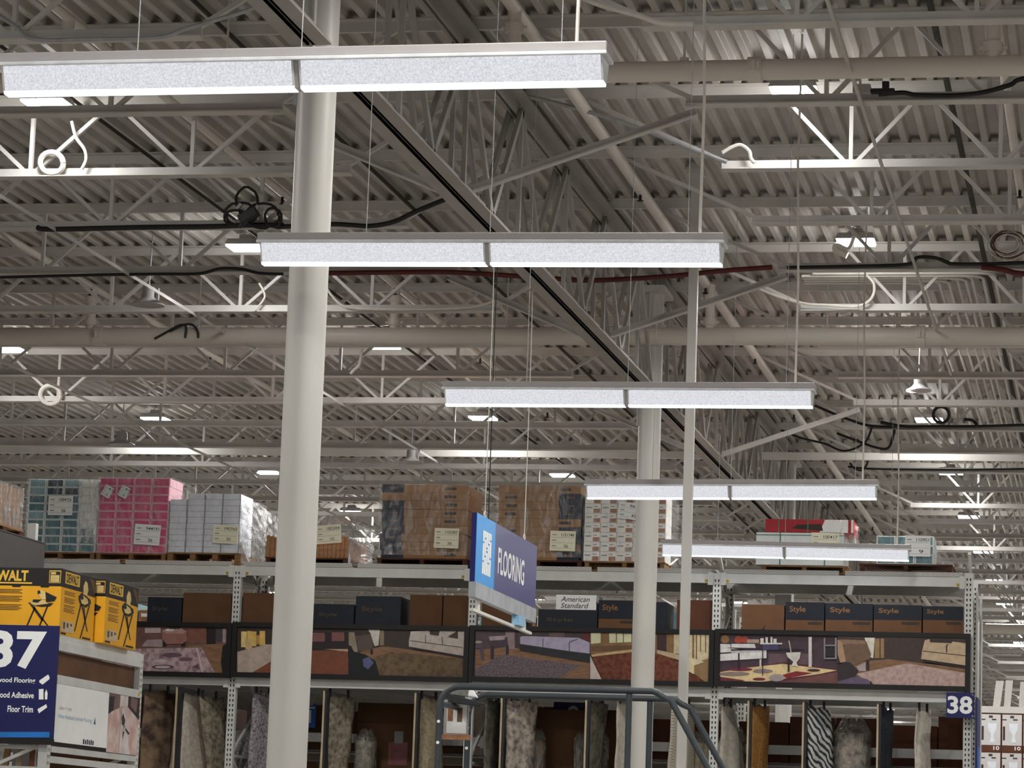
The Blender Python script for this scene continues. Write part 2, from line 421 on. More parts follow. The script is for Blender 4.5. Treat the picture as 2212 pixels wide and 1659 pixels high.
for k, x in enumerate((-9.82, -6.775, -3.78, -.757)):
    y0 = 9 if k in (1, 2, 3) else 20
    t = thing('sprinkler_branch', f'thin white sprinkler branch line running to the back under the deck, {nth(k+1)} from the left', 'pipe', (x, 40, 6.9), 'sprinkler branch lines')
    MB().tube([(x, y0, 6.93), (x, 75, 6.93)], .034 if k != 2 else .045, 14).build('pipe', 'pipe_paint', t, smooth=True)
    for yy in range(19, 60, 4):
        m = MB().tube([(x, yy+.5, 6.90), (x, yy+.5, 6.84)], .012, 8); m.lathe((x, yy+.5, 6.83), [(.004, .02), (.028, .01), (.028, .006), (.004, 0)], 10)
        m.build('sprinkler_head', 'black_rubber' if yy % 8 else 'galvanised', t)

# ================================================================== highbay fixtures
emit('highbay_lens', (250, 252, 255), HIGHBAY_STRENGTH)
def highbay():
    t = thing('highbay_light', 'x', 'highbay light', (0, 0, 0))
    m = MB().hexa([(-.17, -.15, .012), (.17, -.15, .012), (.17, .15, .012), (-.17, .15, .012), (-.15, -.12, .07), (.15, -.12, .07), (.15, .12, .07), (-.15, .12, .07)])
    m.bx(-.06, .06, -.06, .06, .07, .12); m.build('housing', 'lamp_housing', t, bev=.006)
    for x0, x1 in ((-.158, -.052), (-.046, .046), (.052, .158)): MB().bx(x0, x1, -.138, .138, -.004, .0115).build('lens', 'highbay_lens', t)
    MB().tube([(-.1, 0, .07), (0, 0, .16), (.1, 0, .07)], .004, 6).tube([(0, 0, .16), (0, 0, .179)], .004, 6).build('hanger_wire', 'galvanised', t)
    return t
HBZ = 6.92
hb0 = highbay(); first = True
beam = bpy.data.lights.new('highbay_beam', 'AREA'); beam.shape = 'RECTANGLE'; beam.size = .32; beam.size_y = .28; beam.energy = BEAM; beam.spread = math.radians(172); beam.color = (1, .985, .95)
glow = bpy.data.lights.new('highbay_glow', 'POINT'); glow.energy = GLOW; glow.shadow_soft_size = .11; glow.color = (1, .985, .95)
def highbay_beam(loc):       # the downward beam the fixture throws on the shop floor
    l = bpy.data.objects.new('highbay_beam', beam); COL.objects.link(l); l.location = (loc[0], loc[1], ZB-.03)
    if len(loc) == 3:        # stray light off the lens onto the steel around it
        g = bpy.data.objects.new('highbay_glow', glow); COL.objects.link(g); g.location = (loc[0], loc[1], HBZ-.14)
rowsX = ((-2.22, 'right', 17, 20.45), (-7.72, 'left', 17, 20.45), (-12.05, 'outer left', 16, 20.7))
for X, nm, cnt, y0 in rowsX:
    for k in range(cnt):
        Y = y0+5.25*k if X < -3 else y0+5.17*k
        if X < -12 and k < 2: continue
        q = (Y-17.2) % 1.862
        Y += max(0, .33-q)-max(0, q-1.53)
        seen = k < 10
        lab = f'glowing highbay light in the {nm} ceiling row, {nth(k+1)} from the camera' if seen else f'far tiny highbay light at the deep end of the {nm} ceiling row'
        loc = (X+.015*k*(1 if X > -3 else -1)*0, Y, HBZ)
        highbay_beam(loc)
        if first: hb0.location = loc; hb0['label'] = lab; hb0['group'] = 'highbay lights under the roof'; ORG[hb0.name] = Vector(loc); first = False
        else: copy_tree(hb0, loc, lab, 'highbay lights under the roof')
# the rows go on over and behind the photographer
for X in (-12.05, -7.72, -2.22, 3.3):
    for Y in (15.2, 9.9, 4.6, -.7, -6):
        highbay_beam((X, Y)); copy_tree(hb0, (X, Y, HBZ), 'highbay light over the aisle behind the photographer, outside the photo', 'highbay lights under the roof')
for Y in range(-4, 70, 5): highbay_beam((8.6, Y)); copy_tree(hb0, (8.6, Y, HBZ), 'added highbay light in the second row off to the right, outside the photo', 'highbay lights under the roof')  # unseen row, added to brighten the right half of the roof
for X in (-17.6, -23, -28.5):  # unseen rows, added so the light stays even towards the left
    for Y in (20.2, 30.7, 41, 51.5, 62, 72.5, 83): highbay_beam((X, Y)); copy_tree(hb0, (X, Y, HBZ), 'added highbay light in the rows off to the left, outside the photo', 'highbay lights under the roof')
for Y in (20.45, 25.6, 30.8, 36, 41.2, 46.4, 56.8, 67, 77, 87, 97):  # unseen row, added for more light on the right-hand floor and roof
    highbay_beam((3.3, Y)); copy_tree(hb0, (3.3, Y, HBZ), 'added highbay light in the row off to the right, outside the photo', 'highbay lights under the roof')

# ================================================================== strip lamps hanging over the aisle
emit('strip_lens', (243, 245, 251), STRIP_STRENGTH, .22, 130)
emit('strip_edge', (240, 248, 255), 1.6)
mat('lens_frame', (235, 236, 238), .3)
LAMPS = [  # x of the left and right end, Y, lens top z left / right
    (-4.42, -1.955, 11.23, 4.663, 4.666), (-4.353, -1.948, 14.78, 4.672, 4.655), (-4.43, -1.957, 19.55, 4.659, 4.656),
    (-4.36, -1.937, 24.74, 4.660, 4.680), (-4.437, -1.993, 29.60, 4.681, 4.660)]
WHICH = ['nearest and largest strip lamp, running off the left edge of the photo', 'second strip lamp, crossing in front of the thick column',
         'third strip lamp, in the middle above the hanging blue sign', 'fourth strip lamp, crossing behind the slim square pole', 'fifth and farthest strip lamp, just above the rack top']
for i, (xa, xb, Y, za, zb) in enumerate(LAMPS):
    t = thing('strip_lamp', WHICH[i], 'strip lamp', ((xa+xb)/2, Y, min(za, zb)-.1), 'strip lamps hung in a row over the aisle')
    def zz(x): return za+(zb-za)*(x-xa)/(xb-xa)
    def slab(m, x0, x1, dy0, dy1, d0, d1, mi=0):
        return m.hexa([(x0, Y+dy0, zz(x0)+d0), (x1, Y+dy0, zz(x1)+d0), (x1, Y+dy1, zz(x1)+d0), (x0, Y+dy1, zz(x0)+d0), (x0, Y+dy0, zz(x0)+d1), (x1, Y+dy0, zz(x1)+d1), (x1, Y+dy1, zz(x1)+d1), (x0, Y+dy1, zz(x0)+d1)], mi)
    slab(MB(), xa-.012, xb+.012, -.075, .075, .018, .058).build('housing', 'lamp_housing', t, bev=.005)
    slab(MB(), xa-.014, xb+.014, -.088, .088, .002, .0175).build('lip', 'lens_frame', t, bev=.003)
    xm = (xa+xb)/2
    def wedge(m, x0, x1, w0, w1, d0, d1, mi=0):       # tapering lens: w0 half width at the bottom, w1 at the top
        return m.hexa([(x0, Y-w0, zz(x0)+d0), (x1, Y-w0, zz(x1)+d0), (x1, Y+w0, zz(x1)+d0), (x0, Y+w0, zz(x0)+d0), (x0, Y-w1, zz(x0)+d1), (x1, Y-w1, zz(x1)+d1), (x1, Y+w1, zz(x1)+d1), (x0, Y+w1, zz(x0)+d1)], mi)
    for x0, x1 in ((xa+.004, xm-.012), (xm+.012, xb-.004)):
        m = wedge(MB(), x0, x1, .034, .074, -.090, .0015)
        wedge(m, x0, x1, .028, .035, -.102, -.090, 1)
        for e in (x0, x1-.006): wedge(m, e-.001, e+.007, .036, .077, -.090, .0016, 2)
        m.build('lens', ['strip_lens', 'strip_edge', 'lens_frame'], t)
    wedge(MB(), xm-.0115, xm+.0115, .03, .07, -.098, .0018).build('joint_plate', 'lamp_housing', t)
    sb = bpy.data.lights.new('strip_beam', 'AREA'); sb.shape = 'RECTANGLE'; sb.size = xb-xa; sb.size_y = .15; sb.energy = STRIP_BEAM; sb.color = (.97, .985, 1)
    so = bpy.data.objects.new('strip_beam', sb); COL.objects.link(so); so.location = (xm, Y, min(za, zb)-.112)
    for x in (xa+.55, xm, xb-.18):
        MB().tube([(x, Y, zz(x)+.058), (x+.002, Y, 7.09)], .0022, 5).build('hanger_wire', 'galvanised', t)
    x = xb-.12
    MB().tube([(x, Y, zz(x)+.058), (x+.006, Y, 5.4), (x-.012, Y, 6.2), (x, Y, 7.09)], .0075, 6).build('power_cord', 'white_cord', t, smooth=True)
# ================================================================== the long pallet rack facing the photo
YR = 30.08; RX = [-11.475, -8.965, -6.455, -3.945, -1.435]; YB = 31.18
T3 = 4.455          # top of the top beams
rk = thing('pallet_rack', 'long grey steel pallet rack across the shop facing the camera', 'pallet rack', (-6.45, 30.6, 0))
def post_mesh(x, y, z1):
    m = MB(); w = .041
    m.bx(x-w, x+w, y, y+.004, 0, z1); m.bx(x-w, x-w+.004, y+.004, y+.07, 0, z1); m.bx(x+w-.004, x+w, y+.004, y+.07, 0, z1)
    z = 2.2
    while z < z1-.03:
        for s in (-1, 1):
            c = (x+s*.0165, y-.0006, z)
            m.face([(c[0]-.0075, c[1], c[2]+.012), (c[0]-.004, c[1], c[2]-.014), (c[0]+.004, c[1], c[2]-.014), (c[0]+.0075, c[1], c[2]+.012)], 1)
        z += .0508
    m.bx(x-.07, x+.07, y-.03, y+.1, 0, .008)
    return m
for i, x in enumerate(RX):
    post_mesh(x, YR, 4.462 if i < 4 else 4.50).build('front_post', ['rack_paint', 'hole_dark'], rk)
    post_mesh(x, YB-.07, 4.462 if i < 4 else 4.50).build('rear_post', ['rack_paint', 'hole_dark'], rk)
    m = MB(); z = .3; f = 1
    while z < 4.3:
        m.bar((x, YR+.04 if f else YB-.04, z), (x, YB-.04 if f else YR+.04, z+.55), .03, .03); z += .55; f = 1-f
    for z in (.3, 1.4, 2.5, 3.6, 4.3): m.bar((x, YR+.04, z), (x, YB-.04, z), .03, .03)
    m.build('frame_brace', 'rack_paint', rk)
LEV = ((3.215, .095), (3.62, .09), (T3-.095, .095))
def beam(x0, x1, y, z, h, nm):
    m = MB().bx(x0, x1, y, y+.045, z, z+h); m.bx(x0-.004, x0+.05, y-.006, y-.001, z-.02, z+h+.01); m.bx(x1-.05, x1+.004, y-.006, y-.001, z-.02, z+h+.01)
    return m.build(nm, 'rack_paint', rk)
for i in range(4):
    a, b = RX[i]+.042, RX[i+1]-.042
    for z, h in LEV:
        beam(a, b, YR-.012, z, h, 'front_beam'); beam(a, b, YB-.035, z, h, 'rear_beam')
    beam(a, b, YB-.035, 2.70, .095, 'rear_beam'); beam(a, b, YR+.02, 1.2, .095, 'front_beam'); beam(a, b, YB-.035, 1.2, .095, 'rear_beam')
    for x0, x1 in ((a+.02, (a+b)/2-.03), ((a+b)/2+.03, b-.02)):
        m = MB().bx(x0, x1, YR-.01, YR-.004, T3+.004, T3+.048).bx(x0, x1, YR-.004, YB, T3+.002, T3+.012)
        m.build('wire_deck', 'wire_mesh', rk)
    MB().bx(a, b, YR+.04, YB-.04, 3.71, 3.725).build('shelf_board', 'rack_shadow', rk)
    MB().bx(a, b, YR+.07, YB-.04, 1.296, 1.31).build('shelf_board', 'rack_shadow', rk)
    for s, x in ((0, a+.06), (1, b-.06)):
        m = MB().bx(x-.02, x+.02, YR-.0155, YR-.013, T3-.088, T3-.06)
        q = MB(); put_text(q, 'C32' if s else 'C31', (x-.013, YR-.0161, T3-.082), (.026, 0, 0), (0, 0, .014))
        lt = m.build('load_tag', 'yellow_tag', rk); q.build('lettering', 'pen_black', lt)
WT = T3+.0125      # goods stand on the wire deck
# ------------------------------------------------------------------ pallets and what they carry
def pallet(x0, x1, y0, y1, label, z=WT, h=.11, m_='pallet_wood', blocks=3):
    t = thing('wood_pallet', label, 'pallet', ((x0+x1)/2, (y0+y1)/2, z), 'wooden pallets')
    for k in range(5):
        c = y0+.05+(y1-y0-.1)*k/4
        MB().bx(x0, x1, c-.05, c+.05, z+h-.016, z+h).build('top_board', m_, t)
    for k in range(3):
        c = y0+.05+(y1-y0-.1)*k/2
        MB().bx(x0, x1, c-.05, c+.05, z, z+.014).build('bottom_board', m_, t)
    for k in range(blocks):
        c = x0+.03+(x1-x0-.06)*k/(blocks-1)
        MB().bx(c-.022 if blocks < 4 else c-.03, c+.022 if blocks < 4 else c+.03, y0+.004, y1-.004, z+.0145, z+h-.0165).build('stringer', m_, t)
    return z+h
def goods_tag(x0, y0, x1, y1, Y, label, tilt=0, m_='paper_cream', num='0142', n2='36'):
    """paper stock card with printed rows and two handwritten figures"""
    xa, xb, za, zb = pxrect(x0, y0, x1, y1, Y); w, h = xb-xa, zb-za; c = Vector(((xa+xb)/2, Y, (za+zb)/2))
    ca, sa = math.cos(tilt), math.sin(tilt)
    def P(u, v, d=0): u, v = (u-.5)*w, (v-.5)*h; return (c.x+u*ca-v*sa, Y-d, c.z+u*sa+v*ca)
    t = thing('stock_card', label, 'paper card', P(.5, 0), 'stock cards taped to the wrapped goods')
    MB().hexa([P(0, 0), P(1, 0), P(1, 0, -.002), P(0, 0, -.002), P(0, 1), P(1, 1), P(1, 1, -.002), P(0, 1, -.002)]).build('sheet', m_, t)
    m = MB()
    for v in (.78, .5, .22): m.face([P(.08, v, .001), P(.25, v, .001), P(.25, v+.045, .001), P(.08, v+.045, .001)])
    for v in (.66, .4, .12): m.face([P(.08, v, .001), P(.94, v, .001), P(.94, v+.012, .001), P(.08, v+.012, .001)])
    m.build('printed_row', 'print_grey', t)
    a, b, e = Vector(P(.44, .72, .0012)), Vector(P(.94, .72, .0012)), Vector(P(.44, .88, .0012))
    put_text(MB(), num, a, b-a, e-a, bold=.004).build('lettering', 'pen_black', t)
    a, b, e = Vector(P(.55, .16, .0012)), Vector(P(.72, .16, .0012)), Vector(P(.55, .32, .0012))
    put_text(MB(), n2, a, b-a, e-a, bold=.004).build('handwriting', 'pen_black', t)
    return t
def wrap(x0, x1, y0, y1, z0, z1, m_, label, amp=.008, seed=0, cut=0):
    """stretch film: front, right side and top, a thin wrinkled skin around the load"""
    rnd = random.Random(seed)
    ph = [rnd.uniform(0, 6) for _ in range(8)]
    def wob(a, b): return amp*(math.sin(a*31+ph[0]+b*9)+math.sin(b*43+ph[1]-a*13)+.7*math.sin((a+b)*77+ph[2]))/2
    o = amp*1.8+.002
    m = MB()
    m.grid(lambda u, v: (x0-o+(x1-x0+2*o)*u, y0-o-wob(u, v), z0+(z1-z0)*v), 24, 24)
    m.grid(lambda u, v: (x1+o+wob(u, v), y0-o+(y1-y0+2*o)*u, z0+(z1-z0)*v), 18, 24)
    m.grid(lambda u, v: (x0-o-wob(u, v), y1+o-(y1-y0+2*o)*u, z0+(z1-z0)*v), 18, 24)
    return solo(m, 'stretch_wrap', m_, label, 'plastic wrap', 'stretch wrap around pallet loads', smooth=True)
def carton(w, d, h, mats, art=None):
    """one carton (origin: base centre) with a sleeve / printed panel as its part"""
    t = thing('carton', 'x', 'carton', (0, 0, 0))
    MB().bx(-w/2, w/2, -d/2, d/2, 0, h).build('body', mats[0], t, bev=.003)
    if art: art(t, w, d, h)
    return t
def stack(proto_fn, x0, x1, z0, z1, cols, rows, y0, d, label, group, pick=None, skip=None, jit=.002, stagger=0):
    """front layer of a pallet load: every carton its own object"""
    w = (x1-x0)/cols; h = (z1-z0)/rows; protos = {}
    for r in range(rows):
        for c in range(cols):
            if skip and skip(r, c): continue
            k = pick(r, c) if pick else 0
            loc = (x0+w*(c+.5)+random.uniform(-jit, jit), y0+d/2+random.uniform(0, jit*2), z0+h*r)
            lab = label(rows-r, c+1)
            if k not in protos:
                o = proto_fn(k, w-.003, d, h-.0015); o.location = loc; o['label'] = lab; o['group'] = group; protos[k] = o; ORG[o.name] = Vector(loc)
            else: copy_tree(protos[k], loc, lab, group)
def panel_art(m_, mx=.1, my=.14):
    def f(t, w, d, h):
        MB().bx(-w/2+w*mx, w/2-w*mx, -d/2-.0012, -d/2-.0004, h*my, h*(1-my)).build('printed_panel', m_, t)
    return f
YG = YR+.03        # front of the loads
def span(xa, xb, y=1200): return at(xa, y, YG).x, at(xb, y, YG).x
def zof(x, y): return at(x, y, YG).z

# 1 teal cartons
x0, x1 = span(54, 205); zt = zof(130, 1035)
zp = pallet(x0, x1, YG-.01, YG+.95, 'brown pallet under the teal cartons, leftmost on the rack top')
def teal(k, w, d, h): return carton(w, d, h, ['carton_pale'], panel_art(['teal_print', 'teal_dark', 'teal_pale', 'carton_white'][k], .07, .1))
tl = {(8, 0): 2, (8, 1): 1, (8, 2): 2, (7, 0): 2, (7, 1): 1, (7, 2): 1, (4, 0): 2, (6, 1): 1, (5, 1): 1}
stack(teal, x0, x1, zp, zt, 4, 9, YG, .45, lambda r, c: f'teal carton, row {nth(r)} from top, {nth(c)} from left on the leftmost rack-top pallet', 'teal cartons', lambda r, c: 3 if c == 3 and r > 2 else tl.get((r, c), 0))
wrap(x0, x1, YG, YG+.9, zp, zt+.01, 'wrap_clear', 'shiny clear stretch wrap around the teal cartons', seed=1)
wrap(x1-.2, x1, YG-.012, YG+.3, zp+.1, zt, 'wrap_milky', 'crumpled milky wrap on the right edge of the teal cartons', .006, 2)
goods_tag(104, 1071, 157, 1113, YG-.035, 'white stock card taped on the teal cartons', 0, 'paper_white', '1084726', '36')
# 2 pink cartons
x0, x1 = span(207, 359); zt = zof(285, 1032)
zp = pallet(x0, x1, YG-.01, YG+.95, 'brown pallet under the pink cartons')
def pink(k, w, d, h): return carton(w, d, h, ['carton_pink'], panel_art('pink_print', .06, .1))
stack(pink, x0, x1, zp, zt, 4, 9, YG, .45, lambda r, c: f'pink carton, row {nth(r)} from top, {nth(c)} from left in the pink stack', 'pink cartons')
wrap(x0, x1, YG, YG+.9, zp, zt+.01, 'wrap_clear', 'clear stretch wrap around the pink cartons', seed=3)
goods_tag(290, 1133, 346, 1177, YG-.035, 'white stock card low on the pink cartons', -.05, 'paper_white', '944191', '36')
for k, (a, b) in enumerate(((222, 1049), (258, 1050))):
    goods_tag(a, b, a+20, b+25, YG-.035, f'small tilted label high on the pink cartons, {["left", "right"][k]} one', [-.5, -.45][k], 'carton_pale', '41', '6')
# 3 pale grey cartons on a block pallet
x0, x1 = span(362, 515); zt = zof(430, 1066)
zp = pallet(x0, x1+.02, YG-.01, YG+.95, 'yellowish block pallet under the pale grey cartons', WT, .125, 'pallet_wood', 4)
def grey(k, w, d, h):
    return carton(w, d, h, ['carton_grey'], lambda t, w, d, h: MB().bx(w/2-.009, w/2-.001, -d/2-.001, -d/2-.0003, 0, h).build('edge_strip', 'violet_edge', t))
stack(grey, x0, x1, zp, zt, 4, 10, YG, .45, lambda r, c: f'pale grey carton, row {nth(r)} from top, {nth(c)} from left in the grey stack', 'pale grey cartons', None, lambda r, c: r == 9 and c == 0)
wrap(x0, x1, YG, YG+.9, zp, zt-.02, 'wrap_clear', 'clear wrap tight around the pale grey cartons', seed=4)
xb0, xb1 = span(517, 578)
m = MB().grid(lambda u, v: (xb0+(xb1-xb0)*(u*(1-.35*v*v)+.02*math.sin(v*40+u*9)), YG+.02+.4*u*v-.02*math.sin(u*23+v*31), WT+.02+(zof(540, 1085)-WT)*(v if u < .5 else v*(1-.25*(u-.5)))), 16, 30)
m.grid(lambda u, v: (xb1-.02-(xb1-xb0)*.35*v*v+.012*math.sin(v*37+u*11), YG+.03+.8*u, WT+.02+(zof(540, 1085)-WT)*.87*v), 10, 30)
solo(m, 'stretch_wrap', 'wrap_milky', 'bulging loose tail of crinkled wrap right of the pale grey cartons', 'plastic wrap', 'stretch wrap around pallet loads', smooth=True)
goods_tag(460, 1134, 514, 1174, YG-.035, 'cream stock card on the pale grey cartons', -.04, 'paper_cream', '190763', '30')
# 4 brown bundles under a clear bag, behind the thick column
x0, x1 = span(574, 752); zt = zof(700, 1158)
zp = pallet(x0, x1, YG-.01, YG+.95, 'dark pallet under the bagged brown bundles behind the thick column', WT, .09, 'pallet_wood_dark')
n = 20
for k in range(n):
    a = x0+(x1-x0)*k/n; b = x0+(x1-x0)*(k+1)/n-.003
    m = MB().bx(a, b, YG, YG+.8, zp, zt-.01*(k % 3))
    solo(m, 'plank_bundle', 'photo_brown' if k % 4 else 'brown_card', f'upright reddish brown plank end, {nth(k+1)} from left under the clear bag', 'plank', 'brown plank ends under the bag', bev=.002)
xr0 = at(805, 1180, YG).x; zc = zof(730, 1114)
m = MB()
m.grid(lambda u, v: (x0+(x1-x0)*u, YG-.02-.008*math.sin(u*30+v*12), zt+(zc-zt)*v+.01*math.sin(u*9)), 20, 10)
m.grid(lambda u, v: (x1+(xr0-x1)*u*(1-.35*v)+.01*math.sin(v*19), YG-.02+.5*u*v, WT+.01+(zc-WT-.01)*v*(1-.12*u)), 14, 16)
m.grid(lambda u, v: (x0+(x1-x0)*u, YG-.02+.8*v, zc+.02*math.sin(u*7+v*5)), 12, 10)
solo(m, 'clear_bag', 'wrap_grey', 'greyish plastic bag draped over the brown plank ends', 'plastic bag', smooth=True)
goods_tag(683, 1134, 737, 1174, YG-.045, 'tilted cream stock card on the bagged plank ends', .09, 'paper_cream', '10022004', '152')
# 5, 6 long brown cartons with navy sleeves
def longbox(k, w, d, h):
    def art(t, w, d, h):
        if k in (0, 2):
            a, b = (-w/2-.001, -w/2+.26*w) if k == 0 else (w/2-.27*w, w/2+.001)
            sl = MB().bx(a, b, -d/2-.0012, d/2+.0012, -.0002, h+.0008).build('sleeve', 'navy_card', t)
            put_text(MB(), 'Style', (a+.09*w, -d/2-.0018, h*.38), (.1*w, 0, 0), (0, 0, h*.34)).build('lettering', 'gold_ink', sl)
        x = w*.24 if k != 2 else -w*.42
        MB().bx(x, x+.14*w, -d/2-.001, -d/2-.0003, h*.34, h*.68).build('ink_label', 'carton_ink', t)
    return carton(w, d, h, ['brown_card'], art)
x0, x1 = span(820, 1004); zt = zof(910, 1046)
zp = pallet(x0-.03, x1+.03, YG-.01, YG+.95, 'dark red pallet under the left brown carton stack', WT, .1, 'pallet_wood_dark')
stack(longbox, x0, x1, zp, zt, 1, 9, YG, .8, lambda r, c: f'long brown carton, {nth(r)} from top in the stack left of the blue sign', 'long brown cartons', lambda r, c: 1 if r == 7 else 0, None, .012)
wrap(x0, x1+.01, YG-.02, YG+.82, zp+.03, zt, 'wrap_clear', 'glossy wrinkled wrap around the left brown carton stack', .01, 5)
goods_tag(938, 1141, 991, 1184, YG-.06, 'cream stock card on the left brown carton stack', -.02, 'paper_cream', '1151007', '36')
x0, x1 = span(1073, 1252); zt = zof(1160, 1048)
zp = pallet(x0-.03, x1+.03, YG-.01, YG+.95, 'dark red pallet under the right brown carton stack', WT, .1, 'pallet_wood_dark')
stack(longbox, x0, x1, zp, zt, 1, 9, YG, .8, lambda r, c: f'long brown carton, {nth(r)} from top in the stack right of the blue sign', 'long brown cartons', lambda r, c: 2 if r in (0, 2, 3, 5, 6, 7) else 1, None, .008)
wrap(x0, x1, YG-.02, YG+.82, zp+.03, zt, 'wrap_clear', 'glossy wrinkled wrap around the right brown carton stack', .008, 6)
goods_tag(1188, 1147, 1243, 1190, YG-.06, 'cream stock card on the right brown carton stack', -.02, 'paper_cream', '1151749', '36')
# 7 small white cartons with a brown picture
x0, x1 = span(1260, 1437); zt = zof(1320, 1068)
zp = pallet(x0+.01, x1, YG-.01, YG+.95, 'orange brown pallet under the small white cartons', WT, .1, 'pallet_wood')
def whitebox(k, w, d, h):
    def art(t, w, d, h):
        MB().bx(w*.05, w*.46, -d/2-.0012, -d/2-.0003, h*.06, h*.5).build('picture_patch', 'photo_brown', t)
        MB().bx(-w*.42, -w*.06, -d/2-.001, -d/2-.0003, h*.55, h*.68).bx(w*.08, w*.3, -d/2-.001, -d/2-.0003, h*.68, h*.78).build('printed_row', 'print_grey', t)
    return carton(w, d, h, ['carton_white'], art)
stack(whitebox, x0, x1, zp, zt, 5, 7, YG, .4, lambda r, c: f'small white carton, row {nth(r)} from top, {nth(c)} from left beside the second column', 'small white cartons')
wrap(x0, x1, YG, YG+.8, zp, zt+.02, 'wrap_clear', 'clear wrap around the small white cartons', .006, 7)
goods_tag(1335, 1086, 1390, 1122, YG-.035, 'white stock card high on the small white cartons', -.12, 'paper_white', '96421', '42')
# 8 flat long parcels, red over grey, in the right bay
x0, x1 = span(1648, 1832, 1220)
zp = pallet(x0-.02, x1, YG-.01, YG+.95, 'thin brown pallet in the right bay under the flat parcels', WT, .085, 'pallet_wood', 3)
zz0 = zof(1730, 1181); zm = zof(1730, 1151)
a, b = span(1633, 1822); m = MB().bx(a, b, YG-.01, YG+.6, zp+.003, zm)
t = thing('flat_parcel', 'long grey-green flat parcel with green straps beneath the red one', 'parcel', ((a+b)/2, YG+.3, zp+.003), 'strapped flat parcels')
m.build('body', 'carton_pale', t, bev=.004)
MB().bx(a-.001, b+.001, YG-.0125, YG+.602, zm-.03, zm-.022).build('edge_line', mat('strap_green', (70, 140, 110), .5), t)
for q in (.27, .78): MB().bx(a+(b-a)*q, a+(b-a)*q+.012, YG-.013, YG+.602, zp+.004, zm+.001).build('strap', 'strap_green', t)
a, b = span(1652, 1842); zt = zof(1730, 1122)
t = thing('flat_parcel', 'long red and white flat parcel on top of the grey-green one', 'parcel', ((a+b)/2, YG+.3, zm+.002), 'strapped flat parcels')
MB().bx(a, b, YG-.01, YG+.6, zm+.002, zt).build('body', mat('red_print', (176, 38, 48), .5), t, bev=.004)
MB().face([(a+(b-a)*.62, YG-.0112, zm+.004), (b-.05, YG-.0112, zm+.004), (b-.05, YG-.0112, zt-.002), (a+(b-a)*.68, YG-.0112, zt-.002)]).face([(b-.02, YG-.0112, zm+.004), (b, YG-.0112, zm+.004), (b, YG-.0112, zt-.002), (b-.02, YG-.0112, zt-.002)]).build('white_panel', 'paper_white', t)
MB().face([(a+(b-a)*.3, YG-.0114, zm+.045), (a+(b-a)*.66, YG-.0114, zm+.02), (a+(b-a)*.64, YG-.0114, zm+.09), (a+(b-a)*.36, YG-.0114, zm+.08)]).build('picture_patch', 'carton_ink', t)
for q in (.15, .48): MB().bx(a+(b-a)*q, a+(b-a)*q+.01, YG-.0125, YG+.602, zm+.003, zt+.001).build('strap', 'strap_green', t)
m = MB().grid(lambda u, v: (b-.12+.16*u+.01*math.sin(v*17), YG-.03+.3*u, zp+.1+(zt-zp-.1)*v*(1-.1*u)), 8, 14)
solo(m, 'stretch_wrap', 'wrap_milky', 'crumpled clear wrap at the right end of the red parcel', 'plastic wrap', 'stretch wrap around pallet loads', smooth=True)
goods_tag(1752, 1151, 1812, 1196, YG-.04, 'cream stock card on the grey-green flat parcel', -.02, 'paper_cream', '100417', '624')
# 9 teal and white cartons on a dark pallet, rightmost
x0, x1 = span(1856, 2058, 1225)
zp = pallet(x0, x1, YG-.01, YG+.95, 'black-brown pallet, rightmost on the rack top', WT, .115, 'pallet_wood_dark', 3)
x0, x1 = span(1893, 2018, 1180); zt = zof(1950, 1158)
stack(teal, x0, x1, zp, zt, 3, 3, YG, .45, lambda r, c: f'teal and white carton, row {nth(r)} from top, {nth(c)} from left on the rightmost rack-top pallet', 'teal and white cartons', lambda r, c: 0)
xr = at(2056, 1212, YG).x
m = MB().grid(lambda u, v: (x1+.005+(xr-x1)*u*(1-v)+.006*math.sin(v*21), YG-.015+.3*u+.01*math.sin(u*15+v*19), zp+(zt-zp)*v), 12, 14)
m.grid(lambda u, v: (x0+(x1-x0)*u, YG-.02-.006*math.sin(u*25+v*17), zp+(zt-zp)*v), 14, 10)
solo(m, 'stretch_wrap', 'wrap_clear', 'tent of clear wrap over the rightmost teal and white cartons', 'plastic wrap', 'stretch wrap around pallet loads', smooth=True)
goods_tag(1955, 1157, 2010, 1202, YG-.045, 'white stock card on the rightmost teal and white cartons', -.01, 'paper_white', '110951', '9')

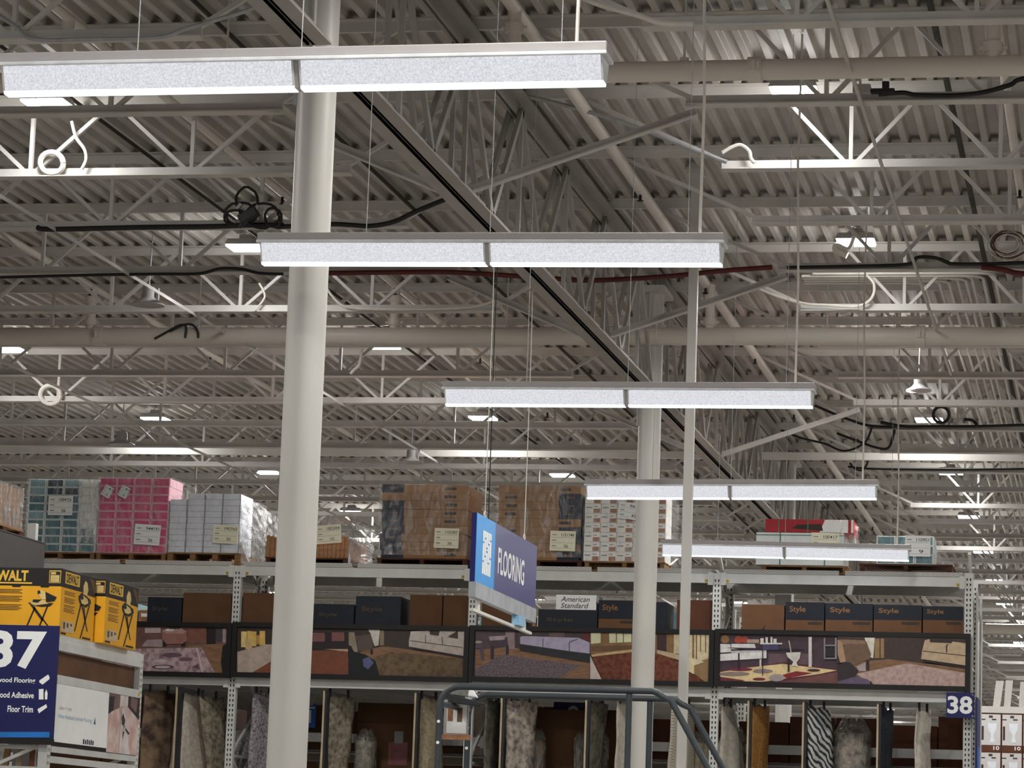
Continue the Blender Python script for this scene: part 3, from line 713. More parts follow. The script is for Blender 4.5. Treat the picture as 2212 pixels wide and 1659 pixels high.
# ------------------------------------------------------------------ second shelf: boxes standing behind the banner top
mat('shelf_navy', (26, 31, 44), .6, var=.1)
SH = 3.7255; YS = YR+.10
def shelfbox(px, label, kind, d=.5, group='boxes on the second shelf', Y=YS, name='shelf_carton', z=SH):
    xa, xb, _, zt = pxrect(px[0], px[1], px[2], px[1]+60, Y); h = zt-z
    t = thing(name, label, 'carton', ((xa+xb)/2, Y+d/2, z), group)
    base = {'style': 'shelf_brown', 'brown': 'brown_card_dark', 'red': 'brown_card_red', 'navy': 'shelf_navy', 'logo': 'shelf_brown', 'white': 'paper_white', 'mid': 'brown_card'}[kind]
    MB().bx(xa, xb, Y, Y+d, z, z+h).build('body', base, t, bev=.004)
    if kind == 'style':
        zs = at((px[0]+px[2])/2, 1339.5 if px[0] > 1500 else 1337, Y).z
        sl = MB().bx(xa-.001, xb+.001, Y-.0012, Y+d+.001, zs, z+h+.001).build('sleeve', 'shelf_navy', t)
        w = xb-xa
        put_text(MB(), 'Style', (xa+w*.1, Y-.002, zs+(z+h-zs)*.36), (min(w*.42, .2), 0, 0), (0, 0, (z+h-zs)*.42), bold=.02).build('lettering', 'gold_ink', sl)
        MB().bx(xb-w*.42, xb-w*.05, Y-.001, Y-.0003, zs-.045, zs-.018).build('ink_label', 'carton_ink', t)
    if kind == 'navy':
        w = xb-xa
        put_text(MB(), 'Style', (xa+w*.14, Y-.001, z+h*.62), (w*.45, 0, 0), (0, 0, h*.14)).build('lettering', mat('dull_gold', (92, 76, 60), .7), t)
    if kind == 'logo':
        c = ((xa+xb)/2, Y-.001, z+h*.46)
        MB().face([(c[0]-.03, c[1], c[2]-.03), (c[0]+.02, c[1], c[2]-.03), (c[0]+.03, c[1], c[2]+.045), (c[0]+.01, c[1], c[2]+.01)]).build('printed_mark', 'carton_ink', t)
    return t
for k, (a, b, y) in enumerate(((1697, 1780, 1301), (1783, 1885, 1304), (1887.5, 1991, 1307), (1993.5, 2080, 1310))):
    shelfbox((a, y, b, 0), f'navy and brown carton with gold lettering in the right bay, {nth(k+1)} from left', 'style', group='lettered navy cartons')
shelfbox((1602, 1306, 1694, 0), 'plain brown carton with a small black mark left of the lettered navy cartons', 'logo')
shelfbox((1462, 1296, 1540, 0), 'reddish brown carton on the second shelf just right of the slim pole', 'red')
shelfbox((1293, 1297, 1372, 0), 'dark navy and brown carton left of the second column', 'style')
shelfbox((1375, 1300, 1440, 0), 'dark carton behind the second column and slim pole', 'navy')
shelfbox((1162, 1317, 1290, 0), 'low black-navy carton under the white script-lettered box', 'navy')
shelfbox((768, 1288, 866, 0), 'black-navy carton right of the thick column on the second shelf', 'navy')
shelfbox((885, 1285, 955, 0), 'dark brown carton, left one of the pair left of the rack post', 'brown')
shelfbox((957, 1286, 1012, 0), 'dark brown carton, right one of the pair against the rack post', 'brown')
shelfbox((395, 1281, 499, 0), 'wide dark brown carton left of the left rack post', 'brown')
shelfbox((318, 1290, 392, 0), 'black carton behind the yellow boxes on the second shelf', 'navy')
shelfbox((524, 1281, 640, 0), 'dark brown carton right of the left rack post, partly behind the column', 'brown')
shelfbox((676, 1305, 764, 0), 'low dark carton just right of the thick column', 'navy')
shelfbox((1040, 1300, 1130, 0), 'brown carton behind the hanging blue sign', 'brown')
# white box with script lettering, standing on the low navy carton
xa, xb, za, zb = pxrect(1201, 1285, 1288, 1316, YS+.02)
zt_n = pxrect(1162, 1317, 1290, 1400, YS)[3]
t = thing('script_carton', 'white carton with black handwritten-style lettering right of the blue sign', 'carton', ((xa+xb)/2, YS+.2, zt_n+.001))
MB().bx(xa, xb, YS+.02, YS+.4, zt_n+.001, zb).build('body', 'paper_white', t, bev=.003)
w, h = xb-xa, zb-zt_n
def script(s, o, ux, uy):      # slanted
    m = MB(); V, F = text_mesh(s, .002)
    m.v = [tuple(Vector(o)+Vector(ux)*(a+b*.05)+Vector(uy)*b) for a, b in V]; m.f = [tuple(f) for f in F]; m.m = [0]*len(F); return m
script('American', (xa+w*.12, YS+.0185, zt_n+h*.54), (w*.7, 0, 0), (0, 0, h*.34)).build('lettering', 'pen_black', t)
script('Standard', (xa+w*.12, YS+.0185, zt_n+h*.12), (w*.66, 0, 0), (0, 0, h*.34)).build('lettering', 'pen_black', t)
# white paper slips and a sign behind the brown carton in the right bay
m = MB().bx(at(1674, 1290, YS+.6).x, at(1709, 1290, YS+.6).x, YS+.6, YS+.61, SH, at(1690, 1284, YS+.6).z); solo(m, 'paper_sign', 'paper_white', 'square white card standing behind the brown carton in the right bay', 'card')
# ------------------------------------------------------------------ back-to-back rack behind (only the left three bays hold goods)
rb = thing('pallet_rack', 'second grey pallet rack standing back to back behind the long one', 'pallet rack', (-6.45, 32, 0))
for x in RX:
    post_mesh(x, 31.30, 4.2).build('front_post', ['rack_paint', 'hole_dark'], rb); post_mesh(x, 32.3, 4.2).build('rear_post', ['rack_paint', 'hole_dark'], rb)
for i in range(4):
    for z in (2.62, 3.90) if i < 3 else (2.62,):
        for y in ((31.30, 32.32) if z > 3 else (32.32,)): MB().bx(RX[i]+.042, RX[i+1]-.042, y-.045, y-.001, z-.09, z).build('beam', 'rack_paint', rb)
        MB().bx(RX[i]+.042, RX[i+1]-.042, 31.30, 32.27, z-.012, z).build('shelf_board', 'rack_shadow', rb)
cols = ['brown_card', 'carton_white', 'brown_card', 'teal_pale', 'photo_brown', 'carton_grey', 'brown_card']
x = RX[0]+.15; k = 0; rr = random.Random(3)
while x < RX[3]-.3:
    w = rr.uniform(.16, .3); h = rr.uniform(.16, .27)
    if not any(abs(x+w/2-q) < w/2+.06 for q in RX):
        t = thing('small_carton', f'small carton on the rear shelf seen through the gap, {nth(k+1)} from left', 'carton', (x+w/2, 31.6, 3.901), 'small cartons on the rear shelf')
        MB().bx(x, x+w, 31.42, 31.8, 3.901, 3.901+h).build('body', cols[k % 7], t, bev=.003)
        MB().bx(x+w*.15, x+w*.6, 31.4185, 31.4195, 3.901+h*.6, 3.901+h*.8).build('paper_label', 'paper_white', t); k += 1
    x += w+.012
# brown cartons standing behind the hanging rugs
k = 0; k2 = 0
for i in range(4):
    bay = ('first', 'second', 'third', 'fourth')[i]
    k = k2 = 0
    x = RX[i]+.1
    while x < RX[i+1]-.35:
        w = min(rr.uniform(.42, .62), RX[i+1]-.07-x); k += 1
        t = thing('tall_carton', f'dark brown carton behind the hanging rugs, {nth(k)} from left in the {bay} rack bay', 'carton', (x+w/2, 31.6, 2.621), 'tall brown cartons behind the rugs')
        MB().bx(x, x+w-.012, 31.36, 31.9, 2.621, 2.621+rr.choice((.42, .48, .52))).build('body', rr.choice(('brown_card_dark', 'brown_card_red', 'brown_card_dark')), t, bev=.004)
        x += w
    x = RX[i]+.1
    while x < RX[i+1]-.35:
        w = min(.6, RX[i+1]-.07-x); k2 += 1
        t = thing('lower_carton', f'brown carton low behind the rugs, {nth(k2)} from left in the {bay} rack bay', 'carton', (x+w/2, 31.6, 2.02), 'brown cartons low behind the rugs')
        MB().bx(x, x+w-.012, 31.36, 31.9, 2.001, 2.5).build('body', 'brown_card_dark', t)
        x += w
for i in range(4):
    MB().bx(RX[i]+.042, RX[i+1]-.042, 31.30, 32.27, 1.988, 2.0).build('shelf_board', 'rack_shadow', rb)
# ================================================================== banner panels with room scenes
YP = YR-.075
def clip(poly, x0, x1, z0, z1):
    def cut(P, f):
        out = []
        for i in range(len(P)):
            a, b = P[i-1], P[i]; fa, fb = f(a), f(b)
            if (fa >= 0) != (fb >= 0): k = fa/(fa-fb); out.append((a[0]+(b[0]-a[0])*k, a[1]+(b[1]-a[1])*k))
            if fb >= 0: out.append(b)
        return out
    for f in (lambda p: p[0]-x0, lambda p: x1-p[0], lambda p: p[1]-z0, lambda p: z1-p[1]):
        poly = cut(poly, f)
        if len(poly) < 3: return []
    return poly
def art(parent, rect, Y, items, name='picture', step=.0006):
    """a printed picture: flat shapes laid on one another, one mesh, many inks"""
    x0, x1, z0, z1 = rect; m = MB(); mats = []; k = 0
    def ink(c):
        if isinstance(c, str): q = MATS[c]
        else: q = mat('ink_%d_%d_%d' % c, c, .5, var=.1, scale=18)
        if q not in mats: mats.append(q)
        return mats.index(q)
    m.face([(x0, Y, z0), (x1, Y, z0), (x1, Y, z1), (x0, Y, z1)], ink(items[0]))
    for c, pts in items[1:]:
        w = [at(px, py, Y) for px, py in pts]; q = clip([(p.x, p.z) for p in w], x0, x1, z0, z1)
        k += 1
        if q: m.face([(a, Y-step*k, b) for a, b in q], ink(c))
    return m.build(name, mats, parent)
def R4(x0, y0, x1, y1): return [(x0, y0), (x1, y0), (x1, y1), (x0, y1)]
def oval(cx, cy, rx, ry, n=14): return [(cx+rx*math.cos(2*math.pi*i/n), cy+ry*math.sin(2*math.pi*i/n)) for i in range(n)]
mat('rug_rose', (186, 160, 162), .9, rgb2=(128, 98, 108), scale=22)
mat('rug_tan', (118, 98, 76), .9, rgb2=(92, 76, 60), scale=20)
mat('rug_mauve', (120, 106, 112), .9, rgb2=(84, 74, 80), scale=60)
mat('rug_red', (122, 72, 54), .9, rgb2=(90, 48, 38), scale=24)
mat('rug_blush', (196, 170, 162), .9, rgb2=(168, 142, 134), scale=24)
mat('wood_floor', (140, 104, 76), .5, rgb2=(112, 80, 56), scale=9, stretch=(1, 1, 8))
CREAM = (208, 196, 186)
SCENES = [
 # panel 1: ottoman on a patterned rug
 [(112, 80, 74), ((188, 170, 168), R4(313, 1356, 347, 1367)), ((130, 84, 66), R4(404, 1357, 446, 1388)), ((40, 30, 30), R4(446, 1352, 466, 1396)), ((74, 62, 70), R4(466, 1356, 484, 1386)),
  ((170, 150, 148), R4(481, 1358, 488, 1388)), ((166, 146, 146), [(306, 1396), (318, 1382), (350, 1381), (356, 1398)]), ('wood_floor', [(405, 1394), (490, 1390), (490, 1456), (440, 1456)]),
  ('rug_rose', [(220, 1402), (436, 1399), (466, 1456), (220, 1456)]), ((206, 188, 188), [(424, 1400), (427, 1400), (441, 1456), (437, 1456)]), ((92, 66, 74), oval(352, 1441, 24, 5)), ((188, 176, 184), oval(352, 1441, 17, 3)), ((104, 82, 94), oval(372, 1415, 22, 5)), ((196, 180, 182), oval(345, 1428, 16, 4)), ((100, 76, 86), [(416, 1440), (430, 1434), (430, 1446)]), ((110, 84, 92), oval(402, 1424, 14, 4)),
  ((36, 26, 26), R4(352, 1385, 360, 1397)), ((36, 26, 26), R4(392, 1385, 401, 1396)), ((150, 106, 96), [(350, 1362), (404, 1364), (404, 1384), (394, 1391), (360, 1391), (351, 1381)]), ((180, 140, 128), [(350, 1362), (366, 1357), (392, 1357), (404, 1364), (398, 1369), (360, 1369)]), ((222, 214, 212), oval(368, 1361, 10, 3)), ((60, 44, 40), R4(366, 1354, 390, 1359)),
  ((22, 18, 20), [(482, 1396), (490, 1390), (490, 1456), (482, 1456), (478, 1430)])],
 # panel 2: candles, wood floor, chair and sofa
 [(58, 46, 42)] + [(((226, 186, 100), (190, 146, 78), (236, 206, 130))[x % 3], R4(x, y, x+w, y2)) for x, y, w, y2 in ((521, 1364, 12, 1398), (534, 1363, 9, 1386), (543, 1364, 11, 1396), (553, 1372, 14, 1392), (561, 1363, 12, 1394))] + [((206, 176, 122), R4(530, 1380, 545, 1402)),
  ((186, 166, 152), [(513, 1408), (575, 1392), (600, 1392), (600, 1420), (545, 1456), (513, 1456)]), ((124, 70, 48), [(540, 1456), (600, 1420), (668, 1406), (752, 1404), (752, 1462)]), ((190, 160, 130), [(700, 1402), (752, 1401), (752, 1408)]), ((40, 30, 30), R4(668, 1366, 752, 1402)), ((124, 82, 78), R4(672, 1367, 702, 1386)), ((128, 84, 80), R4(717, 1366, 744, 1385)),
  ((62, 52, 48), R4(752, 1350, 1004, 1405)), ('wood_floor', [(790, 1404), (830, 1396), (1004, 1420), (1004, 1466), (752, 1464), (752, 1420)]), ('rug_tan', [(808, 1420), (846, 1408), (1004, 1424), (1004, 1468), (822, 1464)]),
  ((216, 210, 200), [(796, 1360), (821, 1360), (818, 1394), (810, 1396)]), ((142, 124, 98), R4(821, 1362, 830, 1394)), ((150, 136, 118), [(754, 1366), (766, 1366), (774, 1408), (766, 1412), (760, 1396), (754, 1394)]), ((92, 78, 72), [(768, 1372), (800, 1366), (808, 1392), (803, 1402), (776, 1408)]), ((60, 50, 48), [(766, 1362), (796, 1362), (802, 1370), (770, 1374)]), ((40, 32, 30), R4(801, 1402, 806, 1414)),
  ((22, 22, 28), [(753, 1392), (766, 1408), (790, 1414), (812, 1428), (816, 1444), (822, 1464), (753, 1464)]), ((92, 96, 136), [(784, 1424), (798, 1419), (808, 1432), (796, 1446), (786, 1440)]),
  ((204, 192, 184), [(888, 1364), (1004, 1360), (1004, 1414), (1001, 1417), (884, 1397), (884, 1384)]), ((196, 182, 172), [(884, 1384), (1002, 1400), (1001, 1417), (884, 1397)]), ((112, 100, 96), [(886, 1383), (1000, 1398), (1000, 1400), (886, 1385)]), ((112, 100, 96), R4(919, 1372, 921, 1390)), ((112, 100, 96), R4(955, 1376, 957, 1394)), ((66, 56, 52), [(928, 1361), (951, 1361), (948, 1374), (930, 1371)]), ((66, 56, 52), [(968, 1376), (990, 1362), (990, 1380)]), ((40, 34, 32), [(892, 1399), (1001, 1418), (1001, 1422), (892, 1402)])],
 # panel 3: violet sofa on a mauve rug / red rug with stairs
 [(86, 70, 74), ('wood_floor', [(1027, 1404), (1130, 1392), (1276, 1420), (1276, 1472), (1027, 1470)]), ('rug_mauve', [(1027, 1446), (1085, 1414), (1256, 1437), (1198, 1470), (1027, 1470)]), ((150, 128, 132), R4(1092, 1364, 1116, 1402)), ((70, 54, 60), R4(1112, 1362, 1120, 1400)),
  ((74, 58, 70), [(1050, 1382), (1096, 1376), (1098, 1396), (1060, 1402)]), ((176, 156, 160), [(1056, 1375), (1092, 1373), (1090, 1382), (1058, 1384)]), ((48, 38, 46), R4(1093, 1394, 1099, 1414)), ((48, 38, 46), R4(1060, 1396, 1067, 1424)), ((92, 76, 88), [(1028, 1384), (1044, 1386), (1046, 1426), (1040, 1426), (1036, 1400), (1028, 1400)]), ((170, 150, 140), oval(1034, 1387, 8, 3)),
  ((70, 58, 64), R4(1124, 1363, 1276, 1380)), ((104, 84, 80), R4(1186, 1366, 1220, 1378)), ((96, 40, 46), R4(1256, 1366, 1276, 1384)), ((40, 40, 44), [(1120, 1390), (1275, 1414), (1274, 1432), (1124, 1406)]), ((178, 170, 192), [(1124, 1376), (1130, 1374), (1250, 1378), (1274, 1388), (1274, 1412), (1232, 1407), (1124, 1391)]), ((90, 84, 104), [(1172, 1380), (1174, 1380), (1174, 1399), (1172, 1399)]), ((90, 84, 104), [(1229, 1388), (1231, 1387), (1231, 1407), (1229, 1407)]), ((90, 84, 104), [(1230, 1386), (1248, 1380), (1250, 1381), (1231, 1388)]),
  ((140, 106, 70), R4(1275.5, 1350, 1540, 1412)), ((222, 222, 184), [(1277, 1368), (1298, 1367), (1298, 1389), (1277, 1391)]), ((222, 222, 184), [(1316, 1368), (1364, 1367), (1364, 1387), (1317, 1389)]), ((120, 92, 60), R4(1331, 1366, 1333, 1388)), ((120, 92, 60), R4(1346, 1366, 1348, 1388)), ((112, 82, 54), [(1277, 1396), (1370, 1394), (1370, 1402), (1277, 1408)]), ((206, 172, 126), [(1277, 1414), (1372, 1402), (1372, 1408), (1280, 1419)]), ('rug_red', [(1279, 1420), (1372, 1409), (1440, 1412), (1530, 1475), (1303, 1475)]), ((208, 192, 186), [(1275.5, 1417), (1302, 1472), (1275.5, 1472)]),
  ((66, 42, 40), [(1420, 1366), (1440, 1366), (1440, 1408), (1420, 1404)]), ((208, 192, 160), R4(1456, 1364, 1482, 1412)), ((196, 172, 140), [(1420, 1404), (1540, 1430), (1540, 1446), (1500, 1436), (1420, 1412)]), ((224, 206, 168), R4(1482, 1366, 1536, 1428)), ((120, 96, 60), R4(1487, 1366, 1489, 1426)), ((132, 106, 66), R4(1496, 1366, 1500, 1428)), ((96, 76, 50), R4(1504, 1366, 1506, 1430)), ((120, 96, 60), R4(1513, 1368, 1515, 1408)), ((120, 96, 60), R4(1524, 1370, 1526, 1410)), ((150, 120, 82), [(1500, 1432), (1540, 1420), (1540, 1475), (1525, 1475), (1500, 1455)]), ((226, 208, 166), [(1478, 1426), (1500, 1437), (1500, 1457), (1478, 1445)]), ((232, 216, 180), [(1476, 1424), (1492, 1420), (1522, 1430), (1500, 1438)])],
 # panel 4: white benches with a spotted rug / armchair and sofa
 [(74, 56, 66), ((108, 84, 92), R4(1660, 1412, 1756, 1436)), ((150, 112, 70), oval(1566, 1381, 9, 9)), ((176, 74, 52), oval(1596, 1382, 10, 8)), ((176, 74, 52), oval(1609, 1382, 8, 7)), ((178, 150, 136), R4(1614, 1381, 1640, 1389)),
  ((96, 42, 60), [(1556, 1448), (1700, 1430), (1810, 1446), (1810, 1480), (1556, 1480)]), ((236, 210, 156), [(1556, 1452), (1600, 1444), (1690, 1434), (1808, 1448), (1770, 1456), (1680, 1468), (1640, 1474), (1556, 1466)]), ((150, 130, 122), oval(1586, 1456, 34, 5)), ((122, 44, 62), oval(1600, 1446, 26, 4)), ((150, 130, 128), oval(1648, 1450, 22, 5)), ((142, 40, 52), [(1690, 1458), (1720, 1450), (1756, 1454), (1700, 1466)]), ((122, 44, 62), [(1556, 1462), (1610, 1470), (1556, 1476)]), ((176, 162, 160), oval(1678, 1464, 17, 8)), ((122, 44, 62), oval(1640, 1467, 14, 3)), ((232, 206, 160), oval(1618, 1475, 26, 4)), ((60, 46, 50), oval(1758, 1448, 14, 3)), ((118, 74, 70), [(1690, 1472), (1810, 1452), (1810, 1484), (1660, 1482)]),
  ((230, 226, 222), [(1556, 1391), (1578, 1392), (1580, 1409), (1556, 1410)]), ((226, 222, 218), [(1580, 1391), (1630, 1391), (1634, 1403), (1580, 1403)]), ((236, 232, 228), [(1556, 1413), (1656, 1406), (1656, 1422), (1556, 1428)]), ((204, 196, 198), [(1580, 1406), (1656, 1404), (1656, 1408), (1580, 1411)]), ((226, 220, 214), R4(1641, 1424, 1645, 1440)), ((44, 36, 50), [(1570, 1399), (1738, 1402), (1738, 1405), (1612, 1405)]), ((74, 66, 104), R4(1648, 1392, 1682, 1404)), ((228, 222, 214), R4(1642, 1389, 1690, 1392)), ((232, 226, 216), R4(1643, 1379, 1650, 1390)), ((232, 226, 216), R4(1654, 1377, 1659, 1390)), ((232, 226, 216), R4(1665, 1376, 1669, 1390)), ((232, 226, 216), R4(1671, 1380, 1678, 1390)),
  ((36, 30, 40), R4(1595, 1411, 1598, 1446)), ((36, 30, 40), R4(1647, 1405, 1649, 1460)), ((36, 30, 40), R4(1702, 1404, 1706, 1452)), ((222, 216, 206), [(1698, 1410), (1730, 1409), (1728, 1422), (1721, 1432), (1725, 1440), (1710, 1438), (1714, 1430), (1702, 1420)]), ((176, 164, 140), [(1703, 1384), (1706, 1384), (1711, 1410), (1708, 1410)]), ((216, 208, 206), R4(1747, 1376, 1754, 1441)), ((144, 136, 144), R4(1780, 1378, 1783, 1424)), ((144, 136, 144), R4(1804, 1378, 1808, 1424)), ((144, 136, 144), R4(1780, 1393, 1808, 1396)), ((144, 136, 144), R4(1780, 1421, 1808, 1424)), ((40, 34, 40), R4(1784, 1398, 1804, 1419)),
  ((70, 56, 52), R4(1810, 1372, 2086, 1432)), ('wood_floor', [(1856, 1430), (1920, 1424), (2086, 1444), (2086, 1490), (1810, 1488), (1810, 1440)]), ('rug_blush', [(1850, 1456), (1960, 1433), (2086, 1454), (2086, 1492), (1894, 1488)]), ((226, 218, 204), [(1868, 1378), (1890, 1378), (1887, 1422), (1880, 1420)]), ((160, 128, 88), R4(1890, 1380, 1910, 1422)), ((96, 74, 56), R4(1900, 1380, 1903, 1422)), ((176, 160, 160), [(1850, 1440), (1872, 1430), (1872, 1450), (1856, 1450)]),
  ((118, 92, 74), [(1822, 1390), (1872, 1386), (1882, 1414), (1879, 1424), (1846, 1437), (1824, 1428)]), ((146, 116, 92), [(1820, 1393), (1834, 1391), (1872, 1392), (1868, 1384), (1830, 1382), (1812, 1382)]), ((178, 144, 112), [(1810, 1382), (1820, 1388), (1828, 1430), (1816, 1432), (1810, 1414)]), ((50, 36, 34), R4(1871, 1428, 1878, 1448)), ((52, 42, 44), [(1810, 1440), (1824, 1430), (1838, 1432), (1855, 1450), (1846, 1464), (1810, 1472)]), ((104, 88, 116), [(1812, 1472), (1848, 1462), (1876, 1468), (1886, 1484), (1812, 1484)]), ((30, 26, 30), [(1880, 1470), (1892, 1486), (1880, 1486)]),
  ((204, 178, 146), [(1998, 1384), (2010, 1380), (2086, 1390), (2086, 1438), (1990, 1424), (1992, 1408)]), ((90, 74, 62), [(1994, 1406), (2086, 1416), (2086, 1418), (1994, 1408)]), ((90, 74, 62), [(2043, 1396), (2046, 1392), (2050, 1392), (2047, 1396), (2047, 1410), (2044, 1411)]), ((60, 46, 40), [(2008, 1380), (2060, 1380), (2056, 1390), (2010, 1388)]), ((40, 32, 30), [(1994, 1425), (2086, 1439), (2086, 1444), (1996, 1430)])],
]
NAMES = ['photo banner of a pinkish patterned rug and ottoman, leftmost, behind the yellow boxes', 'photo banner with candles, brown armchair and beige sofa, crossed by the thick column', 'photo banner with a violet-grey sofa, red rug and cream stairs, left of the slim pole', 'photo banner with white benches, spotted rug, armchair and sofa, rightmost']
for i in range(4):
    k = (i+.5)/4
    z0, z1 = 3.284+.045*k, 3.848+.051*k; a, b = RX[i]+.003, RX[i+1]-.003
    if i == 3: b += .03
    t = thing('photo_banner', NAMES[i], 'banner', ((a+b)/2, YP+.02, z0), 'room scene banners along the rack')
    bw = .05
    MB().bx(a, b, YP+.004, YP+.05, z0, z1).bx(a, b, YP-.03, YP+.004, z0, z0+bw).bx(a, b, YP-.03, YP+.004, z1-bw*.95, z1).bx(a, a+bw, YP-.03, YP+.004, z0+bw, z1-bw*.95).bx(b-bw, b, YP-.03, YP+.004, z0+bw, z1-bw*.95).build('frame', 'black_frame', t)
    art(t, (a+bw-.002, b-bw+.002, z0+bw-.002, z1-bw), YP+.002, SCENES[i])

# ================================================================== rugs on the swing arms below the banners
mat('rug_beige', (206, 196, 180), .95, rgb2=(172, 164, 152), scale=26, bump=.2)
mat('rug_multi', (140, 116, 92), .95, rgb2=(70, 56, 50), scale=9, bump=.2)
mat('rug_slate', (168, 160, 160), .95, rgb2=(92, 86, 92), scale=34, bump=.2)
mat('rug_moss', (160, 150, 130), .95, rgb2=(98, 92, 80), scale=20, bump=.2)
mat('rug_sand', (196, 180, 150), .95, rgb2=(160, 146, 122), scale=30, bump=.2)
mat('rug_vintage', (204, 190, 174), .95, rgb2=(104, 98, 98), scale=15, bump=.2)
mat('rug_olive', (122, 118, 104), .95, rgb2=(84, 80, 72), scale=14, bump=.2)
mat('rug_ivory', (222, 214, 200), .95, rgb2=(200, 190, 174), scale=20, bump=.2)
grid_mat('rug_knit', (206, 198, 182), (160, 150, 134), (42, 42, 66))
mat('rug_gold', (176, 126, 62), .95, rgb2=(132, 90, 44), scale=40, bump=.2)
wave_mat('rug_zebra', (214, 214, 208), (60, 64, 70), 7, 5, (0, .6, 0))
mat('rug_black', (42, 46, 54), .95, var=.2, scale=40, bump=.2)
mat('arm_edge', (202, 182, 150), .6)
mat('rug_clip', (44, 44, 48), .5)
RUGS = [ # top left/right px, bottom left/right px (y 1660), y of top, inks, label
 (314, 362, 300, 366, 1488, 'rug_multi', 'dark multicoloured rug hanging leftmost beside the grey rack post'),
 (382, 428, 366, 438, 1494, 'rug_beige', 'pale beige rug hanging second from left'),
 (430, 462, 446, 470, 1500, 'rug_moss', 'grey-green fold of rug hanging right beside the pale beige one'),
 (547, 577, 535, 572, 1488, 'rug_slate', 'mottled grey-violet rug hanging just left of the thick column'),
 (701, 754, 690, 735, 1490, 'rug_moss', 'brown-grey rug hanging right of the thick column'),
 (903, 942, 896, 940, 1496, 'rug_sand', 'sand-coloured rug hanging left of the ladder post'),
 (1050, 1074, 1046, 1072, 1508, 'rug_olive', 'dark olive rug seen behind the ladder, left one'),
 (1092, 1149, 1092, 1140, 1500, 'rug_vintage', 'faded vintage grey rug hanging behind the ladder rail'),
 (1272, 1303, 1268, 1286, 1504, 'rug_olive', 'thin grey-green twisted rug behind the ladder rail'),
 (1333, 1356, 1330, 1352, 1506, 'rug_ivory', 'ivory rug edge just left of the dark ladder upright'),
 (1452, 1490, 1444, 1492, 1516, 'rug_knit', 'cream woven rug right of the slim pole, behind the sloping rail'),
 (1560, 1578, 1553, 1600, 1500, 'rug_ivory', 'sheer ivory rug hanging right of the perforated post'),
 (1624, 1656, 1622, 1650, 1506, 'rug_gold', 'golden brown rug hanging in the right bay'),
 (1742, 1788, 1746, 1796, 1512, 'rug_zebra', 'zebra-striped white and dark rug in the right bay'),
 (1905, 1926, 1901, 1922, 1520, 'rug_black', 'black rug hanging in the right bay'),
 (1980, 2006, 1976, 2006, 1524, 'rug_ivory', 'cream rug hanging rightmost before the numbered end post')]
YH = 30.22
for k, (a0, a1, b0, b1, yt, m_, lab) in enumerate(RUGS):
    xa, xb = at(a0, yt, YH).x, at(a1, yt, YH).x; xc, xd = at(b0, 1659, YH).x, at(b1, 1659, YH).x
    zt = min(at(a0, yt, YH).z, 3.17); zl = at(b0, 1659, YH).z; rnd = random.Random(k); p1, p2 = rnd.uniform(0, 6), rnd.uniform(0, 6)
    t = thing('hanging_rug', lab, 'rug', ((xa+xb)/2, YH+.2, 1.34), 'rugs on the swing arms')
    w = xb-xa
    def S(u, v):       # u across, v down
        z = zt+(1.34-zt)*v; q = min(1.0, (zt-z)/(zt-zl)); l = xa+(xc-xa)*q; r_ = xb+(xd-xb)*q
        droop = -.03*abs(math.sin(u*math.pi*2.2+p1))*max(0, 1-v*9)
        return (l+(r_-l)*u+.004*math.sin(v*25+p2), YH+.34*u**1.5+.02*math.sin(u*9+p1+v*5)*min(1, v*6), z+droop)
    MB().grid(S, 14, 40).build('cloth', m_, t, smooth=True, solid=.012)
    for u in (.2, .75):
        q = S(u, 0); MB().bx(q[0]-.012, q[0]+.012, q[1]-.012, q[1]+.03, zt-.035, zt+.05).build('clip', 'rug_clip', t)
for k, (px, lab) in enumerate(((378, 'left of the pale beige rug'), (697, 'just right of the thick column'), (895, 'left of the sand-coloured rug'), (1082, 'behind the ladder, left of the vintage rug'), (1265, 'left of the thin twisted rug'), (1616, 'left of the golden brown rug'), (1735, 'left of the zebra rug'), (1896, 'left of the black rug'))):
    x = at(px, 1580, YR+.03).x
    t = thing('swing_panel', 'dark swing panel with pale front edge '+lab, 'swing panel', (x, 30.4, 1.34), 'swing panels for rugs')
    MB().bx(x-.002, x+.028, YR+.045, YR+.8, 1.34, 3.19).build('panel', 'rug_clip', t)
    MB().bx(x-.012, x+.006, YR+.03, YR+.0445, 1.34, 3.19).build('edge', 'arm_edge', t)
